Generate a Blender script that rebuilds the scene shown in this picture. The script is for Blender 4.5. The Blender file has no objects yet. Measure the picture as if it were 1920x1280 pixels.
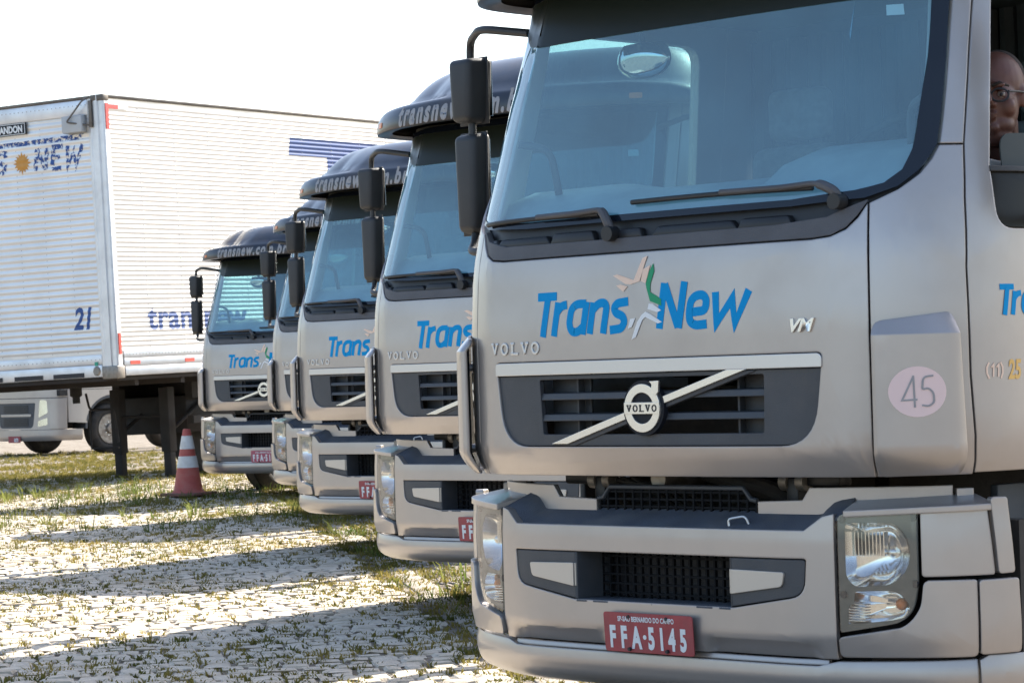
import bpy, bmesh, math, random
from mathutils import Vector, Matrix, noise
from math import sin, cos, pi, radians, sqrt, atan2

sc = bpy.context.scene
col = sc.collection
rnd = random.Random(11)

# ------------------------------------------------------------------ camera
CAM = Vector((6.0424, -6.4722, 1.36))
R_ = Vector((0.6960039, 0.71737132, -0.03093466))
U_ = Vector((0.02981537, 0.01417145, 0.99945496))
F_ = Vector((-0.71741872, 0.69654688, 0.0115253))
cd = bpy.data.cameras.new('camera')
cam = bpy.data.objects.new('camera', cd)
col.objects.link(cam)
cam.matrix_world = Matrix(((R_.x, U_.x, -F_.x, CAM.x), (R_.y, U_.y, -F_.y, CAM.y), (R_.z, U_.z, -F_.z, CAM.z), (0, 0, 0, 1)))
cd.sensor_width = 36.0
cd.lens = 93.75
cd.clip_end = 3000
cd.clip_start = 0.05
cd.dof.use_dof = True
cd.dof.focus_distance = 10.6
cd.dof.aperture_fstop = 20.0
sc.camera = cam

# ------------------------------------------------------------------ sky, sun, exposure
SUN_DIR = Vector((-0.14, 0.99, 0.0)).normalized()
EL = radians(39)
w = bpy.data.worlds.new('World')
sc.world = w
w.use_nodes = True
nt = w.node_tree
bg = nt.nodes['Background']
sky = nt.nodes.new('ShaderNodeTexSky')
sky.sky_type = 'NISHITA'
sky.sun_disc = False
sky.sun_elevation = EL
sky.sun_rotation = atan2(SUN_DIR.x, SUN_DIR.y)
sky.air_density = 1.0
sky.dust_density = 2.0
sky.ozone_density = 1.0
nt.links.new(sky.outputs[0], bg.inputs[0])
bg.inputs[1].default_value = 0.11
sd = bpy.data.lights.new('sun', 'SUN')
sd.energy = 5.0
sd.angle = radians(0.53)
sd.color = (1.0, 0.94, 0.84)
so = bpy.data.objects.new('sun', sd)
col.objects.link(so)
sv = Vector((SUN_DIR.x * cos(EL), SUN_DIR.y * cos(EL), sin(EL)))
so.rotation_euler = sv.to_track_quat('Z', 'Y').to_euler()
so.location = (0, 0, 30)
sc.view_settings.view_transform = 'Standard'
sc.view_settings.look = 'None'
sc.view_settings.gamma = 1.0
sc.view_settings.use_curve_mapping = False
sc.view_settings.exposure = 1.55
sc.cycles.use_denoising = True
sc.cycles.max_bounces = 10
sc.cycles.transparent_max_bounces = 16
sc.cycles.caustics_reflective = False
sc.cycles.caustics_refractive = False

# ------------------------------------------------------------------ materials
def mat(name, color, rough=0.5, metal=0.0, coat=0.0, bevel=0.0, var=0.0, vscale=6.0, bump=0.0, bscale=60.0,
        spec=0.5, dirt=None, dirt_amt=0.0, dscale=3.0):
    m = bpy.data.materials.new(name)
    m.use_nodes = True
    t = m.node_tree
    b = t.nodes['Principled BSDF']
    b.inputs['Base Color'].default_value = (*color, 1)
    b.inputs['Roughness'].default_value = rough
    b.inputs['Metallic'].default_value = metal
    b.inputs['Coat Weight'].default_value = coat
    b.inputs['Coat Roughness'].default_value = 0.06
    b.inputs['Specular IOR Level'].default_value = spec
    tc = t.nodes.new('ShaderNodeTexCoord')
    src = None
    if var or dirt:
        n = t.nodes.new('ShaderNodeTexNoise')
        n.inputs['Scale'].default_value = vscale
        n.inputs['Detail'].default_value = 6
        t.links.new(tc.outputs['Object'], n.inputs['Vector'])
        r = t.nodes.new('ShaderNodeValToRGB')
        lo = [max(0, c * (1 - var)) for c in color]
        hi = [min(1, c * (1 + var)) for c in color]
        r.color_ramp.elements[0].position = 0.3
        r.color_ramp.elements[1].position = 0.7
        r.color_ramp.elements[0].color = (*lo, 1)
        r.color_ramp.elements[1].color = (*hi, 1)
        t.links.new(n.outputs['Fac'], r.inputs['Fac'])
        src = r.outputs['Color']
        if dirt:
            n2 = t.nodes.new('ShaderNodeTexNoise')
            n2.inputs['Scale'].default_value = dscale
            n2.inputs['Detail'].default_value = 9
            n2.inputs['Roughness'].default_value = 0.65
            t.links.new(tc.outputs['Object'], n2.inputs['Vector'])
            r2 = t.nodes.new('ShaderNodeValToRGB')
            r2.color_ramp.elements[0].position = 0.45
            r2.color_ramp.elements[1].position = 0.72
            r2.color_ramp.elements[0].color = (0, 0, 0, 1)
            r2.color_ramp.elements[1].color = (dirt_amt, dirt_amt, dirt_amt, 1)
            t.links.new(n2.outputs['Fac'], r2.inputs['Fac'])
            mx = t.nodes.new('ShaderNodeMix')
            mx.data_type = 'RGBA'
            t.links.new(r2.outputs['Color'], mx.inputs['Factor'])
            t.links.new(src, mx.inputs[6])
            mx.inputs[7].default_value = (*dirt, 1)
            src = mx.outputs[2]
            ma = t.nodes.new('ShaderNodeMath')
            ma.operation = 'MULTIPLY_ADD'
            t.links.new(r2.outputs['Color'], ma.inputs[0])
            ma.inputs[1].default_value = 0.35
            ma.inputs[2].default_value = rough
            t.links.new(ma.outputs[0], b.inputs['Roughness'])
        t.links.new(src, b.inputs['Base Color'])
    nrm = None
    if bevel:
        bv = t.nodes.new('ShaderNodeBevel')
        bv.samples = 4
        bv.inputs['Radius'].default_value = bevel
        nrm = bv.outputs[0]
    if bump:
        n3 = t.nodes.new('ShaderNodeTexNoise')
        n3.inputs['Scale'].default_value = bscale
        n3.inputs['Detail'].default_value = 5
        t.links.new(tc.outputs['Object'], n3.inputs['Vector'])
        bp = t.nodes.new('ShaderNodeBump')
        bp.inputs['Strength'].default_value = bump
        bp.inputs['Distance'].default_value = 0.01
        t.links.new(n3.outputs['Fac'], bp.inputs['Height'])
        if nrm:
            t.links.new(nrm, bp.inputs['Normal'])
        nrm = bp.outputs[0]
    if nrm:
        t.links.new(nrm, b.inputs['Normal'])
    return m

def glass(name, tint, refl=0.08, rough=0.0, dust_haze=0.0, dust_haze_col=(0.6, 0.6, 0.58)):
    m = bpy.data.materials.new(name)
    m.use_nodes = True
    t = m.node_tree
    for n in list(t.nodes):
        t.nodes.remove(n)
    o = t.nodes.new('ShaderNodeOutputMaterial')
    tr = t.nodes.new('ShaderNodeBsdfTransparent')
    tr.inputs[0].default_value = (*tint, 1)
    gl = t.nodes.new('ShaderNodeBsdfGlossy')
    gl.inputs['Roughness'].default_value = rough
    gl.inputs['Color'].default_value = (1, 1, 1, 1)
    lw = t.nodes.new('ShaderNodeLayerWeight')
    lw.inputs['Blend'].default_value = 0.5
    po = t.nodes.new('ShaderNodeMath')
    po.operation = 'POWER'
    t.links.new(lw.outputs['Facing'], po.inputs[0])
    po.inputs[1].default_value = 4.0
    ma = t.nodes.new('ShaderNodeMath')
    ma.operation = 'MULTIPLY_ADD'
    t.links.new(po.outputs[0], ma.inputs[0])
    ma.inputs[1].default_value = 1 - refl
    ma.inputs[2].default_value = refl
    mx = t.nodes.new('ShaderNodeMixShader')
    t.links.new(ma.outputs[0], mx.inputs[0])
    t.links.new(tr.outputs[0], mx.inputs[1])
    t.links.new(gl.outputs[0], mx.inputs[2])
    out = mx.outputs[0]
    if dust_haze:  # diffuse layer: dust on lamps and side glass, painted sky haze on the windscreen
        df = t.nodes.new('ShaderNodeBsdfDiffuse')
        df.inputs[0].default_value = (*dust_haze_col, 1)
        tc = t.nodes.new('ShaderNodeTexCoord')
        n = t.nodes.new('ShaderNodeTexNoise')
        n.inputs['Scale'].default_value = 4
        n.inputs['Detail'].default_value = 8
        t.links.new(tc.outputs['Object'], n.inputs['Vector'])
        mr = t.nodes.new('ShaderNodeMapRange')
        mr.inputs[1].default_value = 0.3
        mr.inputs[2].default_value = 0.8
        mr.inputs[3].default_value = dust_haze * 0.8
        mr.inputs[4].default_value = dust_haze * 1.2
        t.links.new(n.outputs['Fac'], mr.inputs[0])
        m2 = t.nodes.new('ShaderNodeMixShader')
        t.links.new(mr.outputs[0], m2.inputs[0])
        t.links.new(out, m2.inputs[1])
        t.links.new(df.outputs[0], m2.inputs[2])
        out = m2.outputs[0]
    t.links.new(out, o.inputs[0])
    return m

M = {}
M['paint'] = mat('silver_paint', (0.44, 0.408, 0.388), 0.34, 0.60, 0.35, 0.008, 0.04, 1.5, dirt=(0.30, 0.25, 0.2), dirt_amt=0.22, dscale=2.2)
M['strip'] = mat('satin_silver_trim', (0.62, 0.62, 0.62), 0.32, 0.7, 0.0, 0.005)
M['insert'] = mat('pale_silver_insert', (0.56, 0.52, 0.47), 0.4, 0.5, 0, 0.004)
M['meshbar'] = mat('mesh_black', (0.008, 0.009, 0.011), 0.7, spec=0.15)
M['plastic'] = mat('dark_grey_plastic', (0.052, 0.058, 0.068), 0.48, 0, 0, 0.006, 0.15, 5, 0.15, 220, dirt=(0.16, 0.14, 0.12), dirt_amt=0.25, dscale=4)
M['tread'] = mat('step_tread_plastic', (0.075, 0.085, 0.105), 0.6, 0, 0, 0.004, 0.2, 7, 0.4, 260, dirt=(0.22, 0.2, 0.17), dirt_amt=0.4, dscale=5)
M['cowl'] = mat('grey_cowl_plastic', (0.085, 0.085, 0.092), 0.55, 0, 0, 0.005, 0.12, 8, 0.2, 250)
M['black'] = mat('black_plastic', (0.014, 0.015, 0.017), 0.45, 0, 0, 0.004, 0.2, 8)
M['rubber'] = mat('tyre_rubber', (0.022, 0.021, 0.02), 0.85, 0, 0, 0, 0.3, 5, 0.3, 40, dirt=(0.12, 0.10, 0.08), dirt_amt=0.5, dscale=4)
M['under'] = mat('grimy_underbody', (0.02, 0.019, 0.018), 0.75, 0, 0, 0, 0.4, 5, 0.3, 30, dirt=(0.09, 0.07, 0.055), dirt_amt=0.6, dscale=6)
M['steel'] = mat('dull_steel', (0.30, 0.28, 0.25), 0.5, 0.7, 0, 0.003, 0.25, 14, dirt=(0.16, 0.09, 0.05), dirt_amt=0.5, dscale=12)
M['chrome'] = mat('lamp_reflector_chrome', (0.86, 0.86, 0.86), 0.12, 1.0)
M['lampgrey'] = mat('lamp_housing_grey', (0.085, 0.09, 0.085), 0.4, 0.3, 0, 0.004)
M['orange'] = mat('amber_bulb', (0.75, 0.22, 0.05), 0.3)
M['roof'] = mat('navy_black_gloss', (0.014, 0.017, 0.026), 0.28, 0.0, 0.25, 0.0, 0.2, 3, dirt=(0.22, 0.15, 0.10), dirt_amt=0.30, dscale=2.2)
M['mirror_shell'] = mat('mirror_shell_plastic', (0.030, 0.032, 0.035), 0.5, 0, 0, 0.006, 0.2, 6, 0.15, 240)
M['mirror'] = mat('mirror_glass', (0.8, 0.8, 0.8), 0.02, 1.0)
M['ws'] = glass('windscreen_glass', (0.64, 0.87, 0.92), 0.14, 0.0, 0.20, (0.27, 0.63, 0.82))  # blue diffuse haze painted in for the sky's reflection
M['sideglass'] = glass('side_glass', (0.66, 0.80, 0.78), 0.10, 0.0, 0.05)
M['lens'] = glass('lamp_lens', (0.93, 0.94, 0.92), 0.07, 0.0, 0.05, (0.75, 0.72, 0.62))
M['darkglass'] = mat('dark_quarter_glass', (0.02, 0.019, 0.016), 0.25, 0, 0.0, spec=0.2)
M['lowered_glass'] = mat('hazy_lowered_glass', (0.075, 0.085, 0.082), 0.5, 0, 0, spec=0.2)  # opaque grey stands in for the hazy reflection on the lowered pane
M['strip_dark'] = mat('dark_green_shade_strip', (0.016, 0.020, 0.014), 0.3, 0, 0, spec=0.3)  # dark colour painted for the shaded, unreflecting top of the windscreen
M['frit'] = mat('black_glass_border', (0.008, 0.012, 0.02), 0.08, 0, 0.0)
M['dash'] = mat('dashboard_vinyl', (0.42, 0.46, 0.47), 0.5, 0, 0, 0.01, 0.1, 8)
M['trim_in'] = mat('interior_grey_trim', (0.50, 0.52, 0.53), 0.6, 0, 0, 0.006, 0.06, 4)
M['seat'] = mat('seat_cloth', (0.13, 0.14, 0.15), 0.9, 0, 0, 0.02, 0.3, 20, 0.2, 300)
M['curtain'] = mat('cab_curtain', (0.05, 0.055, 0.06), 0.85, 0, 0, 0, 0.2, 5)
M['headliner'] = mat('headliner', (0.05, 0.052, 0.04), 0.85, 0, 0, 0.01, 0.15, 4)
M['blue'] = mat('blue_lettering', (0.0, 0.29, 0.64), 0.6, spec=0.15)
M['peach'] = mat('peach_lettering', (0.88, 0.66, 0.52), 0.6, spec=0.2)
M['green'] = mat('green_lettering', (0.0, 0.30, 0.13), 0.5)
M['white'] = mat('white_lettering', (0.80, 0.82, 0.82), 0.5)
M['yellow'] = mat('yellow_lettering', (0.82, 0.52, 0.18), 0.6, spec=0.2)
M['grey'] = mat('grey_lettering', (0.30, 0.30, 0.31), 0.5, 0, 0, 0, 0.1, 40)
M['ink'] = mat('dark_ink', (0.02, 0.02, 0.025), 0.5)
M['pink'] = mat('pink_sticker', (0.78, 0.60, 0.58), 0.5)
M['badge'] = mat('bright_badge_silver', (0.78, 0.77, 0.74), 0.25, 0.85, 0, 0.002)
M['badge_dark'] = mat('badge_blue_black', (0.010, 0.013, 0.020), 0.5, spec=0.25)
M['plate'] = mat('red_plate', (0.38, 0.055, 0.065), 0.45, 0, 0, 0.003, 0.12, 25, 0.1, 90, dirt=(0.25, 0.12, 0.1), dirt_amt=0.4, dscale=14)
M['plate_pale'] = mat('faded_red_plate', (0.46, 0.11, 0.15), 0.5, 0, 0, 0.003, 0.12, 25)
M['sticker'] = mat('green_sticker', (0.05, 0.35, 0.25), 0.5)
M['alu'] = mat('trailer_aluminium', (0.83, 0.82, 0.80), 0.42, 0.6, 0, 0.0, 0.05, 1.2, dirt=(0.55, 0.52, 0.48), dirt_amt=0.25, dscale=1.5)
M['alu_rail'] = mat('trailer_rail_aluminium', (0.74, 0.75, 0.77), 0.4, 0.7, 0, 0.004, 0.06, 3, dirt=(0.4, 0.37, 0.33), dirt_amt=0.3, dscale=2.5)
M['edge'] = mat('dark_roof_rail', (0.16, 0.14, 0.12), 0.55, 0.4, 0, 0.004, 0.25, 6)
M['rust'] = mat('rusty_black_frame', (0.022, 0.019, 0.017), 0.75, 0.1, 0, 0.004, 0.4, 4, 0.2, 40, dirt=(0.05, 0.03, 0.022), dirt_amt=0.4, dscale=3)
M['floor_under'] = mat('trailer_underside', (0.028, 0.022, 0.018), 0.8, 0, 0, 0, 0.35, 3, dirt=(0.06, 0.04, 0.03), dirt_amt=0.5, dscale=2)
M['red_refl'] = mat('red_reflector', (0.75, 0.05, 0.04), 0.3, 0, 0.4)
M['cone_red'] = mat('cone_faded_red', (0.42, 0.085, 0.065), 0.6, 0, 0, 0.004, 0.18, 9, dirt=(0.25, 0.16, 0.13), dirt_amt=0.5, dscale=9)
M['cone_white'] = mat('cone_white_band', (0.62, 0.62, 0.60), 0.5, 0, 0, 0, 0.08, 20, dirt=(0.4, 0.36, 0.3), dirt_amt=0.45, dscale=12)
M['cone_base'] = mat('cone_dusty_base', (0.17, 0.08, 0.06), 0.8, 0, 0, 0.004, 0.2, 14)
M['skin'] = mat('skin', (0.13, 0.052, 0.036), 0.5, 0, 0, 0, 0.12, 30)
M['shirt'] = mat('navy_shirt', (0.012, 0.016, 0.04), 0.8, 0, 0, 0, 0.2, 20, 0.2, 120)
M['hair'] = mat('cropped_dark_hair', (0.03, 0.02, 0.016), 0.8, 0, 0, 0, 0.3, 80)
M['eye'] = mat('eye_white', (0.30, 0.26, 0.24), 0.3)

def peel_paint(name, color):
    # worn print: paint flaked away in patches
    m = bpy.data.materials.new(name)
    m.use_nodes = True
    t = m.node_tree
    b = t.nodes['Principled BSDF']
    b.inputs['Base Color'].default_value = (*color, 1)
    b.inputs['Roughness'].default_value = 0.5
    o = t.nodes['Material Output']
    tr = t.nodes.new('ShaderNodeBsdfTransparent')
    mx = t.nodes.new('ShaderNodeMixShader')
    tc = t.nodes.new('ShaderNodeTexCoord')
    n = t.nodes.new('ShaderNodeTexNoise')
    n.inputs['Scale'].default_value = 16
    n.inputs['Detail'].default_value = 8
    n.inputs['Roughness'].default_value = 0.7
    t.links.new(tc.outputs['Object'], n.inputs['Vector'])
    r = t.nodes.new('ShaderNodeValToRGB')
    r.color_ramp.interpolation = 'CONSTANT'
    r.color_ramp.elements[0].color = (0, 0, 0, 1)
    r.color_ramp.elements[1].color = (1, 1, 1, 1)
    r.color_ramp.elements[1].position = 0.51
    t.links.new(n.outputs['Fac'], r.inputs['Fac'])
    t.links.new(r.outputs['Color'], mx.inputs[0])
    t.links.new(b.outputs[0], mx.inputs[1])
    t.links.new(tr.outputs[0], mx.inputs[2])
    t.links.new(mx.outputs[0], o.inputs[0])
    return m
M['worn_blue'] = peel_paint('flaking_blue_paint', (0.03, 0.09, 0.30))
M['trailer_blue'] = mat('trailer_blue_paint', (0.035, 0.09, 0.28), 0.5, 0, 0, 0, 0.1, 10)
M['sun_yellow'] = mat('trailer_sun_yellow', (0.62, 0.30, 0.06), 0.5, 0, 0, 0, 0.1, 10)

# ------------------------------------------------------------------ object helpers
def empty(name, loc=(0, 0, 0), rz=0.0, label=None, cat=None, group=None):
    o = bpy.data.objects.new(name, None)
    col.objects.link(o)
    o.location = loc
    o.rotation_euler = (0, 0, rz)
    o.empty_display_size = 0.2
    tag(o, label, cat, group)
    return o

def tag(o, label=None, cat=None, group=None, kind=None):
    if label: o['label'] = label
    if cat: o['category'] = cat
    if group: o['group'] = group
    if kind: o['kind'] = kind
    return o

def link(name, me, m, parent=None, smooth=35):
    for mm in (m if isinstance(m, (list, tuple)) else [m]):
        me.materials.append(mm)
    if smooth:
        me.shade_smooth()
        me.set_sharp_from_angle(angle=radians(smooth))
    o = bpy.data.objects.new(name, me)
    col.objects.link(o)
    if parent is not None:
        o.parent = parent
    return o

def done(name, bm, m, parent=None, smooth=35, recalc=True):
    if recalc:
        bmesh.ops.recalc_face_normals(bm, faces=bm.faces[:])
    me = bpy.data.meshes.new(name)
    bm.to_mesh(me)
    bm.free()
    return link(name, me, m, parent, smooth)

def copy_tree(o, parent=None, skip=()):
    if any(o.name.split('.')[0] == s for s in skip):
        return None
    c = o.copy()
    col.objects.link(c)
    c.parent = parent
    for ch in list(o.children):
        copy_tree(ch, c, skip)
    return c

def B():
    return bmesh.new()

def box(bm, c, s, bev=0.0, rz=0.0, taper=None, seg=2, mat_i=0):
    r = bmesh.ops.create_cube(bm, size=1.0)
    vs = r['verts']
    rot = Matrix.Rotation(rz, 4, 'Z')
    for v in vs:
        x, y, z = v.co
        if taper and z > 0:
            x *= taper[0]; y *= taper[1]
        v.co = Vector(c) + rot @ Vector((x * s[0], y * s[1], z * s[2]))
    if bev:
        es = list({e for v in vs for e in v.link_edges})
        bmesh.ops.bevel(bm, geom=es, offset=bev, segments=seg, affect='EDGES', profile=0.5)
    return bm

def tube(bm, pts, r, seg=10, caps=True):
    pts = [Vector(p) for p in pts]
    rr = r if isinstance(r, (list, tuple)) else [r] * len(pts)
    rings = []
    up = None
    for i, p in enumerate(pts):
        d = (pts[min(i + 1, len(pts) - 1)] - pts[max(i - 1, 0)]).normalized()
        if up is None:
            a = Vector((0, 0, 1)) if abs(d.z) < 0.9 else Vector((1, 0, 0))
            up = (a - d * a.dot(d)).normalized()
        else:
            up = (up - d * up.dot(d)).normalized()
        s = d.cross(up)
        rings.append([bm.verts.new(p + (up * cos(2 * pi * k / seg) + s * sin(2 * pi * k / seg)) * rr[i]) for k in range(seg)])
    for a, b in zip(rings, rings[1:]):
        for k in range(seg):
            bm.faces.new((a[k], a[(k + 1) % seg], b[(k + 1) % seg], b[k]))
    if caps:
        bm.faces.new(rings[0][::-1])
        bm.faces.new(rings[-1])
    return bm

def arc_path(pts, r=0.05, n=5):
    # polyline with rounded corners
    pts = [Vector(p) for p in pts]
    out = [pts[0]]
    for a, b, c in zip(pts, pts[1:], pts[2:]):
        d1 = (a - b); d2 = (c - b)
        q = min(r, d1.length * 0.49, d2.length * 0.49)
        p1 = b + d1.normalized() * q
        p2 = b + d2.normalized() * q
        for i in range(n + 1):
            t = i / n
            out.append(p1 * (1 - t) ** 2 + b * 2 * t * (1 - t) + p2 * t * t)
    out.append(pts[-1])
    return out

def lathe(bm, prof, axis='X', c=(0, 0, 0), seg=32):
    c = Vector(c)
    rings = []
    for (a, r) in prof:
        ring = []
        for k in range(seg):
            th = 2 * pi * k / seg
            if axis == 'X':
                p = Vector((a, r * cos(th), r * sin(th)))
            elif axis == 'Y':
                p = Vector((r * cos(th), a, r * sin(th)))
            else:
                p = Vector((r * cos(th), r * sin(th), a))
            ring.append(bm.verts.new(c + p))
        rings.append(ring)
    for a, b in zip(rings, rings[1:]):
        for k in range(seg):
            bm.faces.new((a[k], a[(k + 1) % seg], b[(k + 1) % seg], b[k]))
    if prof[0][1] > 1e-6: bm.faces.new(rings[0][::-1])
    if prof[-1][1] > 1e-6: bm.faces.new(rings[-1])
    return bm

def rpoly(pts, r, seg=6):
    # outline with rounded corners; r scalar or list
    n = len(pts)
    out = []
    for i in range(n):
        b = Vector(pts[i]); a = Vector(pts[i - 1]); c = Vector(pts[(i + 1) % n])
        ri = r[i] if isinstance(r, (list, tuple)) else r
        if ri <= 0:
            out.append((b.x, b.y)); continue
        d1 = a - b; d2 = c - b
        q = min(ri, d1.length * 0.48, d2.length * 0.48)
        p1 = b + d1.normalized() * q
        p2 = b + d2.normalized() * q
        for k in range(seg + 1):
            t = k / seg
            p = p1 * (1 - t) ** 2 + b * 2 * t * (1 - t) + p2 * t * t
            out.append((p.x, p.y))
    return out

def mirror_out(o):
    return [(-x, y) for x, y in o][::-1]

def circle(cx, cy, r, n=28, ry=None):
    return [(cx + r * cos(2 * pi * k / n), cy + (ry or r) * sin(2 * pi * k / n)) for k in range(n)]

# 2-D fills ----------------------------------------------------------
def fill2d(outline, holes=()):
    bm = B()
    for loop in [outline] + list(holes):
        vs = [bm.verts.new((x, y, 0)) for x, y in loop]
        for a, b in zip(vs, vs[1:] + vs[:1]):
            bm.edges.new((a, b))
    bmesh.ops.triangle_fill(bm, use_beauty=True, edges=bm.edges[:])
    return bm

def cut2d(bm, du, dv):
    for ax, d in ((0, du), (1, dv)):
        if not d: continue
        lo = min(v.co[ax] for v in bm.verts); hi = max(v.co[ax] for v in bm.verts)
        k = math.floor(lo / d) + 1
        while k * d < hi - 1e-6:
            co = [0, 0, 0]; no = [0, 0, 0]
            co[ax] = k * d + 1e-5; no[ax] = 1
            bmesh.ops.bisect_plane(bm, geom=bm.verts[:] + bm.edges[:] + bm.faces[:], dist=1e-6, plane_co=co, plane_no=no)
            k += 1

def stroke2d(paths, wd, bm=None, layer0=0):
    bm = bm or B()
    for li, path in enumerate(paths):
        p = [Vector((x, y)) for x, y in path]
        n = len(p)
        L = []
        for i in range(n):
            d1 = (p[i] - p[i - 1]).normalized() if i else (p[1] - p[0]).normalized()
            d2 = (p[i + 1] - p[i]).normalized() if i < n - 1 else d1
            n1 = Vector((-d1.y, d1.x)); n2 = Vector((-d2.y, d2.x))
            m = (n1 + n2)
            m = m.normalized() if m.length > 1e-4 else n1
            k = 1 / max(0.45, m.dot(n1))
            L.append((p[i] + m * wd * 0.5 * k, p[i] - m * wd * 0.5 * k))
        z = (layer0 + li % 3) * 0.0003
        vs = [(bm.verts.new((a.x, a.y, z)), bm.verts.new((b.x, b.y, z))) for a, b in L]
        for (a, b), (c, d) in zip(vs, vs[1:]):
            bm.faces.new((a, c, d, b))
    return bm

_tcache = {}
def text2d(body, size=1.0, sx=1.0, shear=0.0, bold=0.0, space=1.0, align='LEFT'):
    cu = bpy.data.curves.new('t', 'FONT')
    cu.body = body
    cu.size = size
    cu.shear = shear
    cu.offset = bold
    cu.space_character = space
    cu.resolution_u = 3
    cu.align_x = align
    o = bpy.data.objects.new('t', cu)
    col.objects.link(o)
    bpy.context.view_layer.update()
    me = bpy.data.meshes.new_from_object(o.evaluated_get(bpy.context.evaluated_depsgraph_get()))
    bm = B()
    bm.from_mesh(me)
    bmesh.ops.remove_doubles(bm, verts=bm.verts[:], dist=1e-5)
    for v in bm.verts:
        v.co.x *= sx
    bpy.data.objects.remove(o)
    bpy.data.curves.remove(cu)
    bpy.data.meshes.remove(me)
    return bm

def place2d(bm, dx=0, dy=0, rot=0, s=1.0):
    c_, s_ = cos(rot), sin(rot)
    for v in bm.verts:
        x, y = v.co.x * s, v.co.y * s
        v.co.x = x * c_ - y * s_ + dx
        v.co.y = x * s_ + y * c_ + dy
    return bm

def sheet(name, bm, fn, m, parent=None, t=0.02, off=0.0, du=0.06, dv=0.1, smooth=30, backfn=None):
    """maps a flat 2-D mesh through fn(u, v, off) and gives it thickness t (outer face at off, inner at off-t)"""
    cut2d(bm, du, dv)
    bm.verts.index_update()
    uv = [(v.co.x, v.co.y, v.co.z) for v in bm.verts]
    faces = []
    for f in bm.faces:
        idx = [v.index for v in f.verts]
        a = sum(uv[idx[i - 1]][0] * uv[idx[i]][1] - uv[idx[i]][0] * uv[idx[i - 1]][1] for i in range(len(idx)))
        if a < 0: idx.reverse()
        faces.append(idx)
    n = len(uv)
    verts = [fn(u, v, off + l) for u, v, l in uv]
    if t:
        bf = backfn or fn
        verts += [bf(u, v, off + l - t) for u, v, l in uv]
        ec = {}
        for idx in faces:
            for a, b in zip(idx, idx[1:] + idx[:1]):
                ec[(a, b)] = ec.get((a, b), 0) + 1
        side = [(a, b) for (a, b) in ec if (b, a) not in ec]
        allf = faces + [[i + n for i in reversed(idx)] for idx in faces] + [[b, a, a + n, b + n] for a, b in side]
    else:
        allf = faces
    bm.free()
    me = bpy.data.meshes.new(name)
    me.from_pydata([tuple(p) for p in verts], [], allf)
    b2 = B()
    b2.from_mesh(me)
    bmesh.ops.dissolve_degenerate(b2, dist=1e-6, edges=b2.edges[:])
    if t:
        bmesh.ops.recalc_face_normals(b2, faces=b2.faces[:])
    b2.to_mesh(me)
    b2.free()
    return link(name, me, m, parent, smooth)

def panel(name, outline, fn, m, parent=None, holes=(), **k):
    return sheet(name, fill2d(outline, holes), fn, m, parent, **k)

# plan curves (half, mirrored) ----------------------------------------
class Wrap:
    def __init__(self, pts):
        P = [Vector(p) for p in pts]
        ext = [Vector((-P[1].x, P[1].y))] + P + [P[-1] * 2 - P[-2]]
        S = []
        for i in range(1, len(ext) - 2):
            p0, p1, p2, p3 = ext[i - 1:i + 3]
            for k in range(12):
                t = k / 12
                S.append(0.5 * ((2 * p1) + (p2 - p0) * t + (2 * p0 - 5 * p1 + 4 * p2 - p3) * t * t + (3 * p1 - p0 - 3 * p2 + p3) * t ** 3))
        S.append(P[-1])
        self.S = S
        self.L = [0]
        for a, b in zip(S, S[1:]):
            self.L.append(self.L[-1] + (b - a).length)
    def at(self, u):
        s = 1 if u >= 0 else -1
        u = abs(u)
        L = self.L
        lo, hi = 0, len(L) - 2
        while lo < hi:
            m = (lo + hi + 1) // 2
            if L[m] <= u: lo = m
            else: hi = m - 1
        def tan(i):
            i = max(0, min(len(self.S) - 1, i))
            if i == 0: return Vector((1, 0))
            return (self.S[min(i + 1, len(self.S) - 1)] - self.S[i - 1]).normalized()
        k = (u - L[lo]) / max(1e-9, L[lo + 1] - L[lo])
        p = self.S[lo].lerp(self.S[lo + 1], k) if k <= 1 else self.S[lo + 1] + (self.S[lo + 1] - self.S[lo]).normalized() * (u - L[lo + 1])
        d = tan(lo).lerp(tan(lo + 1), min(1, k)).normalized()
        return s * p.x, p.y, s * d.y, -d.x
    def u_x(self, x):
        for i, p in enumerate(self.S):
            if p.x >= x: return self.L[i]
        return self.L[-1]
    def u_y(self, y):
        for i, p in enumerate(self.S):
            if p.y >= y: return self.L[i]
        return self.L[-1] + y - self.S[-1].y

def smooth01(x):
    x = max(0.0, min(1.0, x))
    return x * x * (3 - 2 * x)

def interp(x, xs, ys):
    if x <= xs[0]: return ys[0]
    for a, b, c, d in zip(xs, xs[1:], ys, ys[1:]):
        if x <= b: return c + (d - c) * (x - a) / (b - a)
    return ys[-1]

CAB = Wrap([(0, 0), (.2, .001), (.4, .005), (.58, .014), (.70, .024), (.765, .033), (.80, .043), (.86, .070), (.943, .114), (1.02, .185), (1.075, .27), (1.115, .37), (1.14, .5), (1.152, .7), (1.157, 1.1), (1.158, 1.85)])
BUM = Wrap([(0, 0), (.2, 0), (.4, .001), (.6, .009), (.72, .035), (.85, .082), (1.0, .155), (1.09, .225), (1.16, .32), (1.20, .44), (1.215, .6), (1.22, 1.0)])
VIS = Wrap([(0, .03), (.25, .035), (.5, .06), (.75, .12), (.95, .215), (1.08, .315), (1.15, .42), (1.175, .56), (1.18, .8)])

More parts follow.
